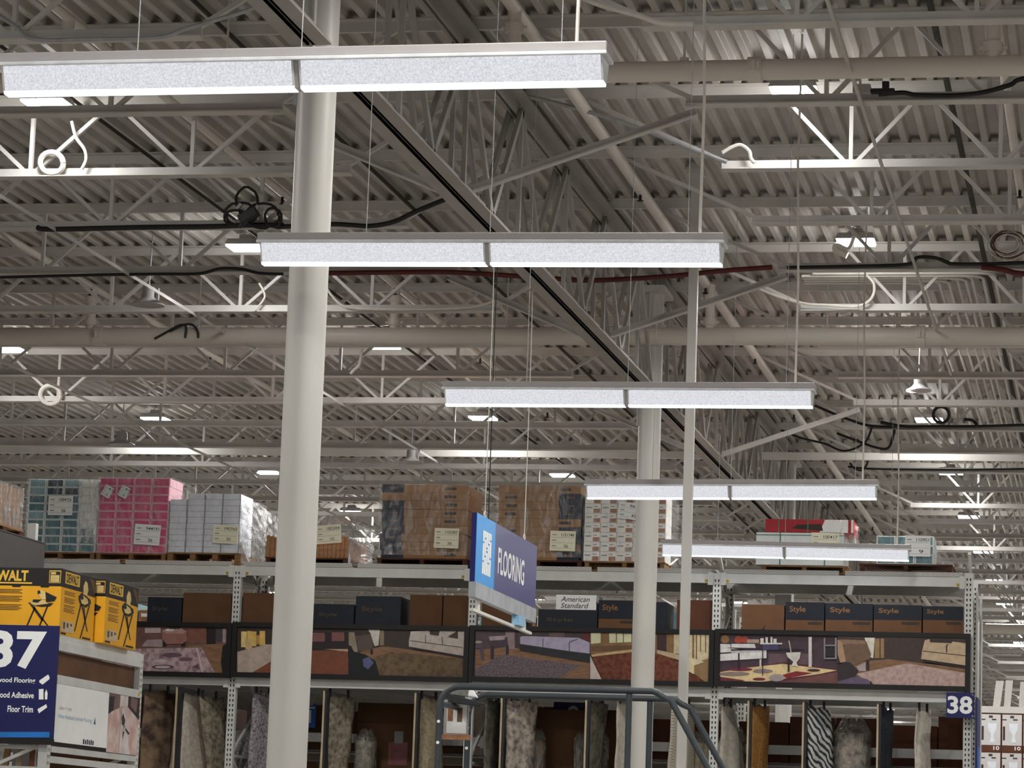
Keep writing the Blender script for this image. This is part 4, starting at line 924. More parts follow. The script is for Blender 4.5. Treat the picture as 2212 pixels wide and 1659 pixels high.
# wrapped rolls standing on the floor behind the arms
ROLLS = [(455, 492, 1556, 'rug_sand', 'left of the second perforated post'), (765, 812, 1598, 'rug_moss', 'by the big brown carton behind the column'), (1140, 1178, 1594, 'rug_multi', 'right of the vintage rug'), (1240, 1266, 1594, 'rug_olive', 'left of the thin twisted rug'),
         (1287, 1314, 1597, 'rug_slate', 'right of the thin twisted rug'), (1486, 1536, 1604, 'rug_sand', 'behind the sloping ladder rail'), (1562, 1612, 1594, 'rug_vintage', 'left of the golden rug'), (1801, 1882, 1582, 'rug_vintage', 'fat one right of the zebra rug'), (500, 538, 1600, 'rug_slate', 'between post and grey-violet rug')]
for k, (a, b, yt, m_, lab) in enumerate(ROLLS):
    Y = 30.75; xa, xb, _, zt = pxrect(a, yt, b, 1659, Y); r = (xb-xa)/2; cx = (xa+xb)/2
    t = thing('rug_roll', 'rolled rug in clear plastic standing upright, '+lab, 'rug roll', (cx, Y, 1.3105), 'rolled rugs in plastic')
    sp = MB().lathe((cx, Y, 0), [(0, 1.313), (r-.012, 1.313), (r-.012, zt-.02), (r*.82, zt-.012), (r*.8, zt-.05), (r*.45, zt-.05), (r*.44, zt-.012), (r*.2, zt-.012), (0, zt-.06)], 22)
    sp.build('rug', m_, t, smooth=True)
    m = MB().grid(lambda u, v: (cx+(r+.006*math.sin(u*44+v*17))*math.cos(u*6.2832)*(1 if v < .9 else 1-(v-.9)*5.5), Y+(r+.006*math.sin(u*37))*math.sin(u*6.2832)*(1 if v < .9 else 1-(v-.9)*5.5), (1.312+(zt-1.312)*v/.9) if v < .9 else zt+(v-.9)*r*9+.015*math.sin(u*19)), 28, 30)
    m.build('plastic_bag', 'bag_clear', t, smooth=True)
# big brown carton right of the thick column, with a pinkish label
xa, xb, za, zb = pxrect(770, 1519, 893, 1700, 31.0)
t = thing('big_carton', 'big dark brown carton with a pinkish label behind rugs right of the thick column', 'carton', ((xa+xb)/2, 31.1, 1.3105))
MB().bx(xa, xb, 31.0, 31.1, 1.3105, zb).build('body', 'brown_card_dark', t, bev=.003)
x0, x1, z0, z1 = pxrect(839, 1603, 880, 1653, 31.0); MB().bx(x0, x1, 30.998, 30.9995, z0, z1).build('label', mat('pinkish_card', (150, 92, 96), .7), t)
x0, x1, z0, z1 = pxrect(852, 1580, 871, 1606, 31.0); MB().bx(x0, x1, 30.9965, 30.9978, z0, z1).build('tape', 'print_grey', t)
# blue print sign glimpsed at the back right of the thick column; dark blue sign behind the ladder
x0, x1, z0, z1 = pxrect(660, 1520, 682, 1572, 31.195); t = thing('blue_sign', 'small bright blue and white sign glimpsed right of the thick column', 'sign', ((x0+x1)/2, 31.25, z0))
MB().bx(x0+.03, x1-.03, 31.191, 31.1945, z1-.02, 3.26).build('hanger', 'galvanised', t); MB().bx(x0, x1, 31.195, 31.20, z0, z1).build('plate', mat('bright_blue', (38, 104, 196), .5), t); MB().bx(x0+.006, x1-.05, 31.1932, 31.1945, z0+.05, z1-.07).bx(x0+.01, x1-.012, 31.1932, 31.1945, z1-.05, z1-.035).build('print', 'paper_white', t)
x0, x1, z0, z1 = pxrect(1196, 1517, 1266, 1545, 31.2); t = thing('blue_sign', 'dark blue sign with the top of a white round numeral behind the ladder rail', 'sign', ((x0+x1)/2, 31.2, z0-.1))
MB().bx(x0, x1, 31.195, 31.2, z0-.1, z1).build('plate', mat('navy_sign', (24, 30, 96), .45), t)
put_text(MB(), 'O', (x0+.14, 31.193, z0-.08), (.14, 0, 0), (0, 0, z1-z0+.045), bold=.03).build('lettering', 'paper_white', t)

for a_, b_, y_, w_ in ((1150, 1267, 1533, 'left'), (1302, 1340, 1534, 'right')):
    xa, xb, za, zb = pxrect(a_, y_, b_, 1700, 31.02)
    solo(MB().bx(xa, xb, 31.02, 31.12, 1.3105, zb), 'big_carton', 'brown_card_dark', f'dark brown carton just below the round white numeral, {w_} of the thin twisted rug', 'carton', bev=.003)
# ================================================================== aisle end number and rack end
x0, x1, z0, z1 = pxrect(2044, 1496, 2104, 1551, 29.95)
t = thing('aisle_sign', 'square blue aisle sign with white number 38 on the rack end', 'sign', ((x0+x1)/2, 29.95, z0))
MB().bx(x0, x1, 29.94, 29.955, z0, z1).build('plate', 'navy_sign', t, bev=.002)
put_text(MB(), '38', (x0+.012, 29.9385, z0+(z1-z0)*.16), ((x1-x0)*.9, 0, 0), (0, 0, (z1-z0)*.7), bold=.03).build('lettering', 'paper_white', t)
for zq in (z0+.02, z1-.02): MB().lathe((x1-.014, 29.9395, zq), [(0, -.003), (.006, -.002), (.007, 0)], 10, 'y').build('screw', 'galvanised', t)
MB().bx(x0+.05, x1-.05, 29.956, 30.003, (z0+z1)/2-.03, (z0+z1)/2+.03).build('bracket', 'rack_paint', t)
x = at(2109, 1580, 29.97).x
t = thing('end_sign', 'tall narrow dark blue sign edge down the rack end below the 38', 'sign', (x, 30.2, 1.3))
MB().bx(x-.008, x+.008, 29.96, 30.6, 1.3, z1-.04).build('panel', 'navy_sign', t)
MB().bx(x+.0085, x+.012, 30.0, 30.5, 2.2, 2.8).build('print', 'bright_blue', t)
for y in (30.3, 31.1):
    xx = RX[4]+.075
    solo(MB().bx(xx-.012, xx+.012, y-.02, y+.02, .005, 4.33), 'end_guard_bar', 'rack_paint', f'slim white upright bar at the {"front" if y < 31 else "rear"} right end of the long rack', 'bar', 'end guard bars')

# ================================================================== hanging FLOORING sign
YS0, YS1 = 20.5, 22.57
mat('sign_navy', (74, 72, 128), .35, var=.02); mat('sign_edge', (22, 22, 110), .4); mat('sign_blue', (62, 158, 232), .4, var=.02); mat('sign_grey', (176, 180, 184), .4)
p = at(1030, 1107, YS0); XS = p.x; q = at(1030, 1280, YS0); SZ1, SZ0 = p.z, q.z
SZG = at(1034, 1256, YS0).z
pb = atX(1157, 1260, XS); YS1 = pb.y
t = thing('hanging_sign', 'blue hanging department sign reading FLOORING in white, edge turned to the camera', 'sign', (XS, (YS0+YS1)/2, SZ0-.08))
MB().bx(XS-.035, XS, YS0, YS1, SZ0+.004, SZ1).build('board', 'sign_edge', t)
yb = atX(1068, 1200, XS).y
MB().bx(XS+.0003, XS+.003, YS0+.004, yb, SZG, SZ1).build('blue_panel', 'sign_blue', t)
MB().bx(XS+.0003, XS+.003, yb+.0005, YS1, SZG, SZ1).build('navy_panel', 'sign_navy', t)
MB().bx(XS-.04, XS+.012, YS0-.002, YS1, SZ0-.03, SZG-.001).build('grey_rail', 'sign_grey', t)
zh = SZ1-SZG
put_text(MB(), 'FLOORING', (XS+.0045, atX(1075, 1200, XS).y, SZG+zh*.27), (0, atX(1131, 1240, XS).y-atX(1075, 1200, XS).y, 0), (0, 0, zh*.40), bold=.022).build('lettering', 'paper_white', t)
m = MB()   # plank-floor pictogram: rows of staggered boards
ya, ye = atX(1041, 1200, XS).y, atX(1060, 1200, XS).y
for c in range(5):
    a = ya+(ye-ya)*c/5; b = ya+(ye-ya)*(c+1)/5-.012
    cuts = [0, .3+.12*(c % 3), .62+.1*((c+1) % 3), 1]
    for j in range(3): m.bx(XS+.0035, XS+.005, a, b, SZG+zh*(.16+.66*cuts[j]), SZG+zh*(.16+.66*cuts[j+1])-.012)
m.build('plank_pictogram', 'paper_white', t)
m = MB()
m.bar((XS-.02, YS0+.03, SZ0-.115), (XS-.02, YS1-.06, SZ0-.115), .03, .02)
for y in (YS0+.25, YS1-.3): m.bx(XS-.028, XS-.012, y-.03, y+.03, SZ0-.106, SZ0-.0305)
m.build('lower_rail', 'white_steel', t)
MB().bx(XS-.028, XS+.028, YS1-.75, YS1-.5, SZ0-.104, SZ0-.031).build('blue_tag', mat('tag_blue', (150, 196, 226), .5), t)
for y, r_ in ((YS0+.36, .008), (YS1-.42, .006)):
    a = [(XS-.018, y+.025*math.cos(i*.6283), SZ1+.022+.025*math.sin(i*.6283)) for i in range(10)]
    h = MB().tube(a, .006, 6, closed=True).build('eye_hook', 'white_cord', t)
    MB().tube([(XS-.018, y, SZ1+.045), (XS-.014, y, 5.4), (XS-.018, y, 5.899)], .0035, 6).build('cord', 'white_cord', t)
yk = YS0+.49
solo(MB().tube([(XS-.018, yk, SZ1+.001), (XS-.022, yk, 5.4), (XS-.018, yk, 5.899)], .004, 6), 'black_cord', 'black_rubber', 'thin black cord hanging from the girder beside the blue sign cord', 'cord')
# ================================================================== bridging angles running to the back
for k, (x, z, m_, y0, lab) in enumerate(((-8.45, ZB-.004, 'roof_steel', 17, 'flat angle running to the back under the left joists, nearest the girder'), (-11.36, ZB-.004, 'roof_steel', 20, 'flat angle running to the back under the left joists, farther left'),
        (-1.63, ZB-.004, 'roof_steel', 12, 'flat angle running to the back under the right joists'), (-7.6, DZ-.088, 'dark_steel', 17, 'dark-backed angle high under the left deck'), (-1.17, DZ-.088, 'dark_steel', 12, 'thin dark strip standing in for a gap in the right deck'), (-5.9, DZ-.088, 'dark_steel', 14, 'dark-backed angle high under the deck left of the girder'))):  # the dark strip under the right deck stands in for a black deck gap
    s = -1
    m = MB().bx(x-.022, x+.022, y0, 62, z-.004, z).bx(x+.018, x+.022, y0, 62, z-.03, z-.004)
    m = m if k != 2 else MB().bx(x-.013, x+.013, y0, 30, z-.004, z).bx(x+.009, x+.013, y0, 30, z-.018, z-.004)
    solo(m, 'bridging_angle', m_, lab, 'steel angle', 'angles bridging the joists')

# ================================================================== cables, coils, hoses
def cable(pts, r, m_, label, name='cable', cat='cable', n=7, group='loose cables along the joists'):
    """smooth run through the measured points"""
    P = [Vector(p) for p in pts]; out = []
    for i in range(len(P)-1):
        a, b, c, d = P[max(i-1, 0)], P[i], P[i+1], P[min(i+2, len(P)-1)]
        for k in range(6):
            t = k/6; out.append(.5*((2*b)+(c-a)*t+(2*a-5*b+4*c-d)*t*t+(3*b-a-3*c+d)*t**3))
    out.append(P[-1])
    return solo(MB().tube(out, r, n), name, m_, label, cat, group, smooth=True)
def px(Y, *q): return [at(a, b, Y) for a, b in q]
def ring(cx, cy, rx, ry, Y, turns=1, wob=0, n=18, seed=0):
    rd = random.Random(seed); out = []
    for i in range(int(n*turns)+1):
        a = 2*math.pi*i/n; k = 1+wob*rd.uniform(-1, 1)
        p = at(cx+rx*k*math.cos(a), cy+ry*k*math.sin(a), Y); out.append((p.x, p.y+.012*math.sin(a*.37+i*.2), p.z))
    return out
Y3 = JY[3]-.085
cable(px(Y3, (80, 491), (110, 495), (300, 491), (460, 489), (540, 486), (612, 486)), .022, 'black_rubber', 'thick black cable bundle lying along the joist left of the thick column')
cable(px(Y3-.05, (596, 490), (640, 488), (716, 484), (760, 486), (800, 488), (850, 479), (900, 456), (978, 424)), .02, 'black_rubber', 'black cable sagging from the column up to the girder')
t = thing('cable_coil', 'tangle of black cable coils and plugs left of the thick column', 'cable coil', at(550, 486, Y3-.06), 'coiled cables')
for k, (a, b, c, d) in enumerate(((533, 436, 23, 31), (520, 462, 34, 24), (566, 466, 36, 26), (590, 470, 18, 20), (508, 470, 24, 16))):
    MB().tube(ring(a, b, c, d, Y3-.05-.02*k, 1, .06, 18, k), .011, 7, closed=False).build('loop', 'black_rubber', t, smooth=True)
p = at(535, 463, Y3-.12); MB().bar((p.x-.06, p.y, p.z-.05), (p.x+.08, p.y, p.z+.03), .09, .08).build('plug_box', 'rug_clip', t, bev=.01)
for k, (a, b) in enumerate(((516, 448), (553, 452), (522, 486))):
    p = at(a, b, Y3-.13); MB().bar((p.x-.02, p.y, p.z-.02), (p.x+.02, p.y, p.z+.03), .035, .03).build('plug', 'lamp_housing' if k < 2 else 'rug_clip', t, bev=.006)
cable(px(JY[4]-.08, (0, 599), (200, 594), (340, 592), (430, 591), (476, 580), (520, 581), (560, 590), (612, 592)), .014, 'black_rubber', 'black cable along the joist behind the second strip lamp, left of the thick column')
cable(px(JY[4]-.1, (700, 590), (860, 588), (980, 588), (1130, 597), (1250, 605), (1320, 604), (1440, 597), (1560, 585), (1668, 577)), .022, 'red_hose', 'dark red hose sagging under the second strip lamp')
cable(px(JY[4]-.1, (2120, 577), (2165, 582), (2230, 592), (2480, 588)), .024, 'red_hose', 'dark red hose end at the right edge of the photo')
cable(px(JY[4]-.09, (1700, 578), (1850, 575), (1960, 571), (1982, 556), (2020, 557), (2045, 566), (2062, 570), (2140, 570), (2230, 567), (2480, 563)), .016, 'black_rubber', 'black cable with a bump along the joist at right')
cable(px(JY[1]-.09, (1898, 204), (1950, 200), (1975, 205), (2000, 206), (2060, 206), (2120, 200), (2180, 184), (2230, 168), (2480, 164)), .016, 'black_rubber', 'black cable sagging off the junction box at upper right')
p = at(1862, 194, JY[1]-.1)
t = thing('junction_box', 'grey junction box with a black connector on the upper right joist', 'junction box', (p.x, p.y, p.z-.03))
MB().bx(p.x-.057, p.x+.057, p.y-.04, p.y+.04, p.z-.028, p.z+.03).build('body', 'lamp_housing', t, bev=.004)
MB().bx(p.x+.058, p.x+.21, p.y-.022, p.y+.022, p.z-.026, p.z+.004).bx(p.x+.13, p.x+.175, p.y-.024, p.y+.024, p.z+.0, p.z+.05).build('connector', 'black_rubber', t, bev=.004)
MB().tube([(p.x-.01, p.y, p.z+.03), (p.x-.02, p.y, p.z+.12), (p.x-.01, p.y, p.z+.3)], .009, 6).build('conduit', 'white_cord', t)
Y9 = JY[9]-.1
cable(px(Y9, (1760, 876), (1830, 905), (1890, 921), (1990, 921), (2100, 921), (2212, 918), (2480, 914)), .016, 'black_rubber', 'black cable sweeping down to the joist above the fourth strip lamp')
cable(px(Y9-.05, (1902, 912), (1950, 921), (1990, 922)), .02, 'black_rubber', 'short thick black cable piece on the same joist')
cable(ring(2033, 896, 17, 17, Y9-.06, 1.4), .018, 'black_rubber', 'black ring of coiled cable at right beside a highbay light', 'cable_coil', 'cable coil', group='coiled cables')
cable(px(Y9-.06, (2082, 906), (2100, 908), (2112, 920)), .018, 'black_rubber', 'short black plug lead right of the ring of cable')
cable(px(Y9-.04, (1808, 936), (1845, 950), (1890, 966), (1918, 968), (1930, 940), (1932, 928)), .015, 'black_rubber', 'looping dark cable end below the black joist cable')
cable(px(Y9-.03, (1690, 930), (1730, 946), (1780, 958), (1824, 974), (1868, 956), (1884, 921)), .013, 'black_rubber', 'dark cable dangling near the girder above the fourth strip lamp')
cable(px(JY[11]-.1, (1832, 1008), (1870, 1012), (1950, 1014), (2080, 1015), (2212, 1013), (2480, 1009)), .014, 'black_rubber', 'dark cable along the joist just above the distant right highbay lights')
cable(px(JY[11]-.14, (1836, 1000), (1846, 1012), (1862, 1016), (1872, 1004), (1876, 990)), .014, 'black_rubber', 'hooked dark cable end below the looping cable', group='loose cables along the joists')
cable(px(17.05, (-20, 26), (30, 54), (72, 84), (200, 84), (345, 80), (400, 62), (470, 42), (540, 20), (600, -8)), .014, 'galvanised', 'grey cable draped along the joist in the upper left corner')
cable(px(17.05, (1240, -12), (1300, 12), (1380, 34), (1430, 50), (1500, 52)), .016, 'white_cord', 'pale cable draped to the joist end at the top right')
cable(px(JY[2]-.1, (1120, 204), (1200, 222), (1300, 250), (1400, 284), (1450, 305), (1510, 328), (1570, 350)), .016, 'galvanised', 'cable slung from the girder to the joist right of it, under the first lamp')
cable(px(JY[5]-.1, (1620, 615), (1680, 640), (1740, 656), (1790, 659), (1850, 662), (1882, 645), (1888, 615), (1872, 594)), .013, 'white_cord', 'white cable looping up around the joist above the fat pipe at right')
cable(px(JY[2]-.08, (1560, 330), (1580, 318), (1600, 313), (1618, 326), (1622, 342), (1630, 352)), .014, 'white_cord', 'white cable hoop at the joist end under the first lamp right end')
cable(px(JY[5]-.08, (700, 612), (718, 640), (745, 662), (800, 668), (900, 668), (1010, 664), (1070, 650)), .012, 'white_cord', 'pale cable bowing down the joist right of the thick column')
cable(px(JY[5]-.08, (560, 612), (572, 640), (556, 664), (548, 672)), .010, 'white_cord', 'short white cable hanging at the joist left of the thick column')
cable(ring(112, 352, 25, 22, JY[2]-.06, 1.05), .022, 'white_cord', 'white cable ring hooked on the third joist at far left', 'cable_coil', 'cable coil', group='coiled cables')
cable(ring(109, 853, 22, 20, JY[8]-.06, 1.05), .026, 'white_cord', 'white cable ring on the joist at left below the fat pipe', 'cable_coil', 'cable coil', group='coiled cables')
cable(px(JY[2]-.07, (155, 262), (164, 296), (182, 322), (186, 345), (176, 366)), .013, 'white_cord', 'white flex curling down from the left highbay light onto the joist', group='loose cables along the joists')
cable(px(27.46, (334, 732), (352, 722), (366, 714), (390, 702), (402, 706), (400, 730)), .012, 'rug_clip', 'dark cable loop on top of the fat pipe at left, left hoop', group='loose cables along the joists')
cable(px(27.455, (366, 716), (396, 702), (416, 702), (427, 716), (428, 730)), .012, 'rug_clip', 'dark cable loop on top of the fat pipe at left, right hoop', group='loose cables along the joists')
cable(px(27.56, (782, 752), (780, 766), (776, 788), (764, 800), (757, 808)), .016, 'white_cord', 'short white flex hanging below the fat pipe right of the thick column')
t = thing('cable_coil', 'loose nest of brownish cable coils at the right edge of the photo', 'cable coil', at(2175, 562, JY[4]-.2), 'coiled cables')
for k in range(7):
    MB().tube(ring(2176+3*math.sin(k*2.1), 528+3*math.cos(k*1.7), 42-3*k, 31-2*k, JY[4]-.25-.015*k, 1, .05, 20, k), .006, 6).build('loop', 'brown_card_dark' if k % 2 else 'roof_steel', t, smooth=True)
cable(px(25.49, (1846, 511), (1833, 538), (1810, 530), (1806, 540), (1830, 552)), .03, 'white_cord', 'pale folded strap hanging beside the second right highbay light', group='loose cables along the joists')

# conduits: a rank of pipes turning from the joist into the depth
for k, bx_ in enumerate((1996, 2027, 2048, 2068, 2086, 2100, 2124, 2150)):
    z = 6.80+.012*(k % 2); yb = JY[5]+.3-.055*k
    x = atZ(bx_, 605, z).x
    xs_ = max(-2.78, x-1.6)
    pts = [(xs_, yb, z), (x-.16, yb, z)]
    for a in range(1, 7): q = a/6*math.pi/2; pts.append((x-.16+.16*math.sin(q), yb+.16-.16*math.cos(q), z))
    pts += [(x, 40, z), (x, 64, z)]
    solo(MB().tube(pts, .0135, 8), 'electrical_conduit', 'white_steel', f'white conduit bending into the depth under the right deck, {nth(k+1)} from left', 'conduit', 'rank of white conduits', smooth=True)

# ceiling speakers / wide domed horns
def speaker(x, y, Y, r, label):
    p = at(x, y, Y)
    t = thing('ceiling_speaker', label, 'speaker', (p.x, p.y, p.z), 'domed ceiling speakers')
    MB().lathe((p.x, p.y, p.z), [(r*.98, 0), (r, .008), (r*.96, .016), (r*.55, .05), (r*.42, .075), (r*.40, .15), (r*.33, .17), (0, .172)], 28).lathe((p.x, p.y, p.z), [(r*.97, .002), (r*.5, .03), (0, .035)], 28).build('horn', 'lamp_housing', t, smooth=True)
    MB().tube([(p.x, p.y, p.z+.17), (p.x, p.y, p.z+.3), (p.x+.01, p.y, 7.05)], .006, 6).build('hanger', 'galvanised', t)
    MB().bx(p.x+r*.5, p.x+r*.62, p.y-.02, p.y+.02, p.z+.02, p.z+.16).build('bracket', 'lamp_housing', t)
speaker(320, 660, 25.7, .155, 'domed white speaker hanging left of the thick column above the fat pipe')
speaker(888, 1000, 36.5, .15, 'domed white speaker right of the thick column above the shelf goods')
speaker(262, 962, 35.2, .17, 'flat pale speaker far left above the pink cartons')
speaker(1985, 845, 30.8, .13, 'white speaker at right above the black ring of cable')

# ================================================================== short rack at lower left with the yellow boxes
XP = at(118, 1400, 22).x
YF, YK = 22.0, atX(306, 1440, XP).y
def yz(x, y): p = atX(x, y, XP); return p.y, p.z
lr = thing('pallet_rack', 'short grey rack standing end-on at lower left under the yellow boxes', 'pallet rack', (XP-.6, (YF+YK)/2, 0))
def side_post(x, y, z1, f=1):
    m = MB().bx(x-.004, x, y-.041, y+.041, 0, z1).bx(x-.07, x-.004, y-.041, y-.037, 0, z1).bx(x-.07, x-.004, y+.037, y+.041, 0, z1)
    z = 1.6
    while z < z1-.03:
        for s in (-1, 1): m.face([(x+.0006, y+s*.016-.007, z+.012), (x+.0006, y+s*.016+.007, z+.012), (x+.0006, y+s*.016+.004, z-.012), (x+.0006, y+s*.016-.004, z-.012)], 1)
        z += .0508
    return m
ZT1 = 3.146
for x in (XP, XP-1.15):
    for y in (YF, YK): side_post(x, y, ZT1-.005).build('post', ['rack_paint', 'hole_dark'], lr)
for x in (XP, XP-1.08):
    o = 0 if x == XP else -.0
    a, b = YF+.042, YK-.042
    MB().bx(x-.03, x+.012, a, b, 3.025, 3.095).bx(x-.03, x+.004, a, b, 3.0955, ZT1-.001).build('top_beam', 'rack_paint', lr)
    MB().bx(x-.03, x+.008, a, b, 2.772, 2.838).build('beam', 'rack_paint', lr)
    MB().bx(x-.03, x+.008, a, b, 2.245, 2.292).build('beam', 'rack_paint', lr)
    MB().bx(x-.03, x+.004, a, b, 2.165, 2.215).build('beam', 'rack_paint', lr)
MB().bx(XP-1.05, XP-.035, YF, YK, ZT1-.02, ZT1-.002).build('wire_deck', 'wire_mesh', lr)
MB().bx(XP-1.05, XP-.035, YF, YK, 2.75, 2.77).build('shelf_board', 'rack_shadow', lr)
MB().bx(XP-.06, XP-.045, YF+.05, YK-.05, 2.8385, 3.02).build('back_board', mat('hardboard', (112, 76, 48), .6, rgb2=(88, 58, 36), scale=3), lr)
for y in (YF+.06, YK-.06): MB().bx(XP+.0085, XP+.010, y-.02, y+.02, 2.785, 2.815).build('load_tag', 'yellow_tag', lr)
for y, yy in ((YF, .3), (YK, .3)):
    m = MB(); z = .3; f = 1
    while z < 2.4: m.bar((XP-.06 if f else XP-1.16, y, z), (XP-1.16 if f else XP-.06, y, z+.5), .025, .025); z += .5; f = 1-f
    m.build('frame_brace', 'rack_paint', lr)
# beam and rails seen under the number sign
for z in (2.29, 2.13): MB().bx(XP-1.08, XP-.07, YF-.02, YF+.0, z-.03, z).build('front_rail', 'rack_paint', lr)
for k in range(5):
    x = XP-.18-.13*k
    t = thing('trim_moulding', f'wrapped wooden trim piece under the 37 sign, {nth(5-k)} from left', 'trim piece', (x, YF+.2, 2.0), 'trim pieces under the number sign')
    MB().bar((x, YF+.12, 1.65), (x+.03*(k-2), YF+.3, 2.285), .045, .03).build('stick', ['photo_brown', 'arm_edge', 'brown_card', 'carton_white', 'photo_brown'][k], t)
MB().bx(XP-1.05, XP-.08, YF+.05, YK-.05, 1.62, 1.645).build('shelf_board', 'rack_shadow', lr)
# yellow boxes
mat('yellow_box', (238, 172, 32), .5, var=.04, scale=4); mat('black_print', (34, 30, 30), .5, var=.1); mat('ink_brown', (96, 70, 28), .6); mat('plate_yellow', (236, 190, 70), .5, var=.04); mat('saw_pale', (226, 196, 128), .5)
def tool_box(X1, Y0, Y1, z0, z1, label, w=.8):
    t = thing('tool_box_carton', label, 'carton', (X1-w/2, (Y0+Y1)/2, z0), 'yellow tool cartons')
    h = z1-z0; d = Y1-Y0; zb = z1-h*.275
    MB().bx(X1-w, X1, Y0, Y1, z0, zb).build('body', 'yellow_box', t, bev=.003)
    MB().bx(X1-w-.0008, X1+.0008, Y0-.0008, Y1+.0008, zb, z1+.0005).build('black_band', 'black_print', t, bev=.003)
    m = MB()
    def S(u, v): return (X1+.0016, Y0+d*u, z1-h*v)
    def sf(pts, mi, l=0): m.face([(p[0]+.0004*l, p[1], p[2]) for p in (S(*q) for q in pts)], mi)
    def r(a, b, c, e): return [(a, e), (c, e), (c, b), (a, b)]
    sf(r(.10, .035, .52, .215), 1)                                            # yellow name plate
    sf([(.58, .27), (1, .27), (1, .31), (.62, .29)], 0)
    for v0, n in ((.325, 3), (.425, 4), (.535, 2), (.585, 3)):
        for k in range(n): sf(r(.10, v0+.022*k, .41-.05*(k % 2), v0+.022*k+.010), 2)
    sf([(.94, .05), (.95, .05), (.99, .2), (.97, .27), (.80, .03), (.82, .03)], 2)   # thin brace line
    sf([(.68, .09), (.74, .11), (.78, .22), (.74, .34), (.64, .34), (.63, .18)], 3, 1)  # saw motor and column
    sf([(.50, .36), (.58, .29), (.72, .32), (.86, .36), (.88, .42), (.74, .50), (.58, .48), (.52, .42)], 0, 1)
    sf([(.56, .38), (.64, .32), (.76, .36), (.80, .42), (.70, .46), (.60, .45)], 3, 2)
    sf(oval(.60, .36, .05, .035, 10), 0, 3)
    for a, b, e, f in ((.57, .46, .43, .90), (.60, .48, .80, .86), (.82, .45, .72, .70), (.72, .70, .60, 1.0-.01), (.66, .5, .72, .72)):
        sf([(a, b), (a+.035, b), (e+.03, f), (e, f)], 0, 1)
    sf(r(.07, .78, .40, .94), 4); 
    for k in range(3): sf(r(.11+.1*k, .80, .16+.1*k, .90-.03*k), 2, 1)
    sf(r(.05, .955, .2, .985), 0); sf(r(.68, .955, .92, .985), 0)
    put = MB(); put_text(put, 'DEWALT', S(.135, .195), (0, d*.35, 0), (0, 0, h*.14), bold=.03)
    put.v = [(p[0]+.0008, p[1], p[2]) for p in put.v]
    pr = m.build('side_print', ['black_print', 'plate_yellow', 'ink_brown', 'saw_pale', 'arm_edge'], t); put.build('lettering', 'black_print', pr)
    m = MB()
    def F(x, v): return (X1-x, Y0-.0016, z1-h*v)       # x metres left of the right edge
    def ff(pts, mi, l=0): m.face([(p[0], p[1]-.0004*l, p[2]) for p in (F(*q) for q in pts)], mi)
    g = .0034                                          # metres per photo pixel here
    ff([(g*x, v) for x, v in ((30, .035), (2, .035), (2, .225), (30, .225))], 1); ff([(g*x, v) for x, v in ((28.5, .05), (3.5, .05), (3.5, .215), (28.5, .215))], 0, 1); ff([(g*x, v) for x, v in ((26.5, .105), (5.5, .105), (5.5, .21), (26.5, .21))], 3, 2); ff([(g*x, v) for x, v in ((26, .06), (14, .06), (14, .095), (26, .095))], 3, 2)
    for a in (118, 50): ff([(g*x, v) for x, v in ((a, .275), (a-22, .275), (a-20, .295), (a+-2, .295))], 0)
    for v0, n in ((.33, 3), (.43, 4), (.56, 4)):
        for k in range(n): ff([(g*x, v) for x, v in ((170, v0+.024*k), (92+6*(k % 2), v0+.024*k), (92+6*(k % 2), v0+.024*k+.011), (170, v0+.024*k+.011))], 2)
    # saw on its folding stand
    ff([(g*x, v) for x, v in ((78, .53), (16, .53), (24, .58), (44, .59), (68, .57))], 0, 1)
    ff([(g*x, v) for x, v in ((70, .48), (38, .49), (28, .54), (60, .57), (70, .55))], 3, 2); ff([(g*x, v) for x, v in ((66, .48), (44, .48), (54, .53), (66, .52))], 0, 3)
    ff([(g*x, v) for x, v in ((52, .34), (44, .335), (36, .38), (34, .47), (44, .48), (54, .40))], 3, 2); ff([(g*x, v) for x, v in ((56, .35), (50, .34), (48, .39), (55, .40))], 0, 3); ff([(g*x, v) for x, v in ((37, .36), (9, .44), (14, .50), (34, .52))], 0, 3)
    for a, b, e, f in ((64, .58, 26, .88), (60, .60, 82, .98), (30, .58, 52, .98), (70, .56, 40, .80)):
        ff([(g*(a+2), b), (g*(a-2), b), (g*(e-2), f), (g*(e+2), f)], 0, 1)
    ff([(g*x, v) for x, v in ((170, .87), (88, .87), (88, .96), (170, .96))], 4); ff([(g*x, v) for x, v in ((124, .885), (116, .885), (116, .94), (124, .94))], 0, 1)
    fr = m.build('front_print', ['black_print', 'plate_yellow', 'ink_brown', 'saw_pale', 'arm_edge'], t)
    lt = MB(); put_text(lt, 'DEWALT', (X1-g*186, Y0-.0022, z1-h*.205), (g*106, 0, 0), (0, 0, h*.165), bold=.04); MB().bx(X1-g*170, X1-g*70, Y0-.0024, Y0-.0016, z1-h*.245, z1-h*.222).build('underline', 'plate_yellow', fr)
    lt.build('lettering', 'plate_yellow', fr)
    return t
YD = 22.06
X1 = at(130.5, 1300, YD).x; Y1 = atX(204, 1320, X1).y; ZD1 = at(131, 1227.5, YD).z
tool_box(X1, YD, Y1, ZT1, ZD1, 'big yellow and black tool carton on the short rack, nearest, above the 37 sign')
Y2 = Y1+.05; X2 = at(226, 1330, Y2).x; Y3_ = atX(296, 1340, X2).y
tool_box(X2, Y2, Y3_, ZT1, ZD1, 'second yellow and black tool carton, behind and right of the nearest one')
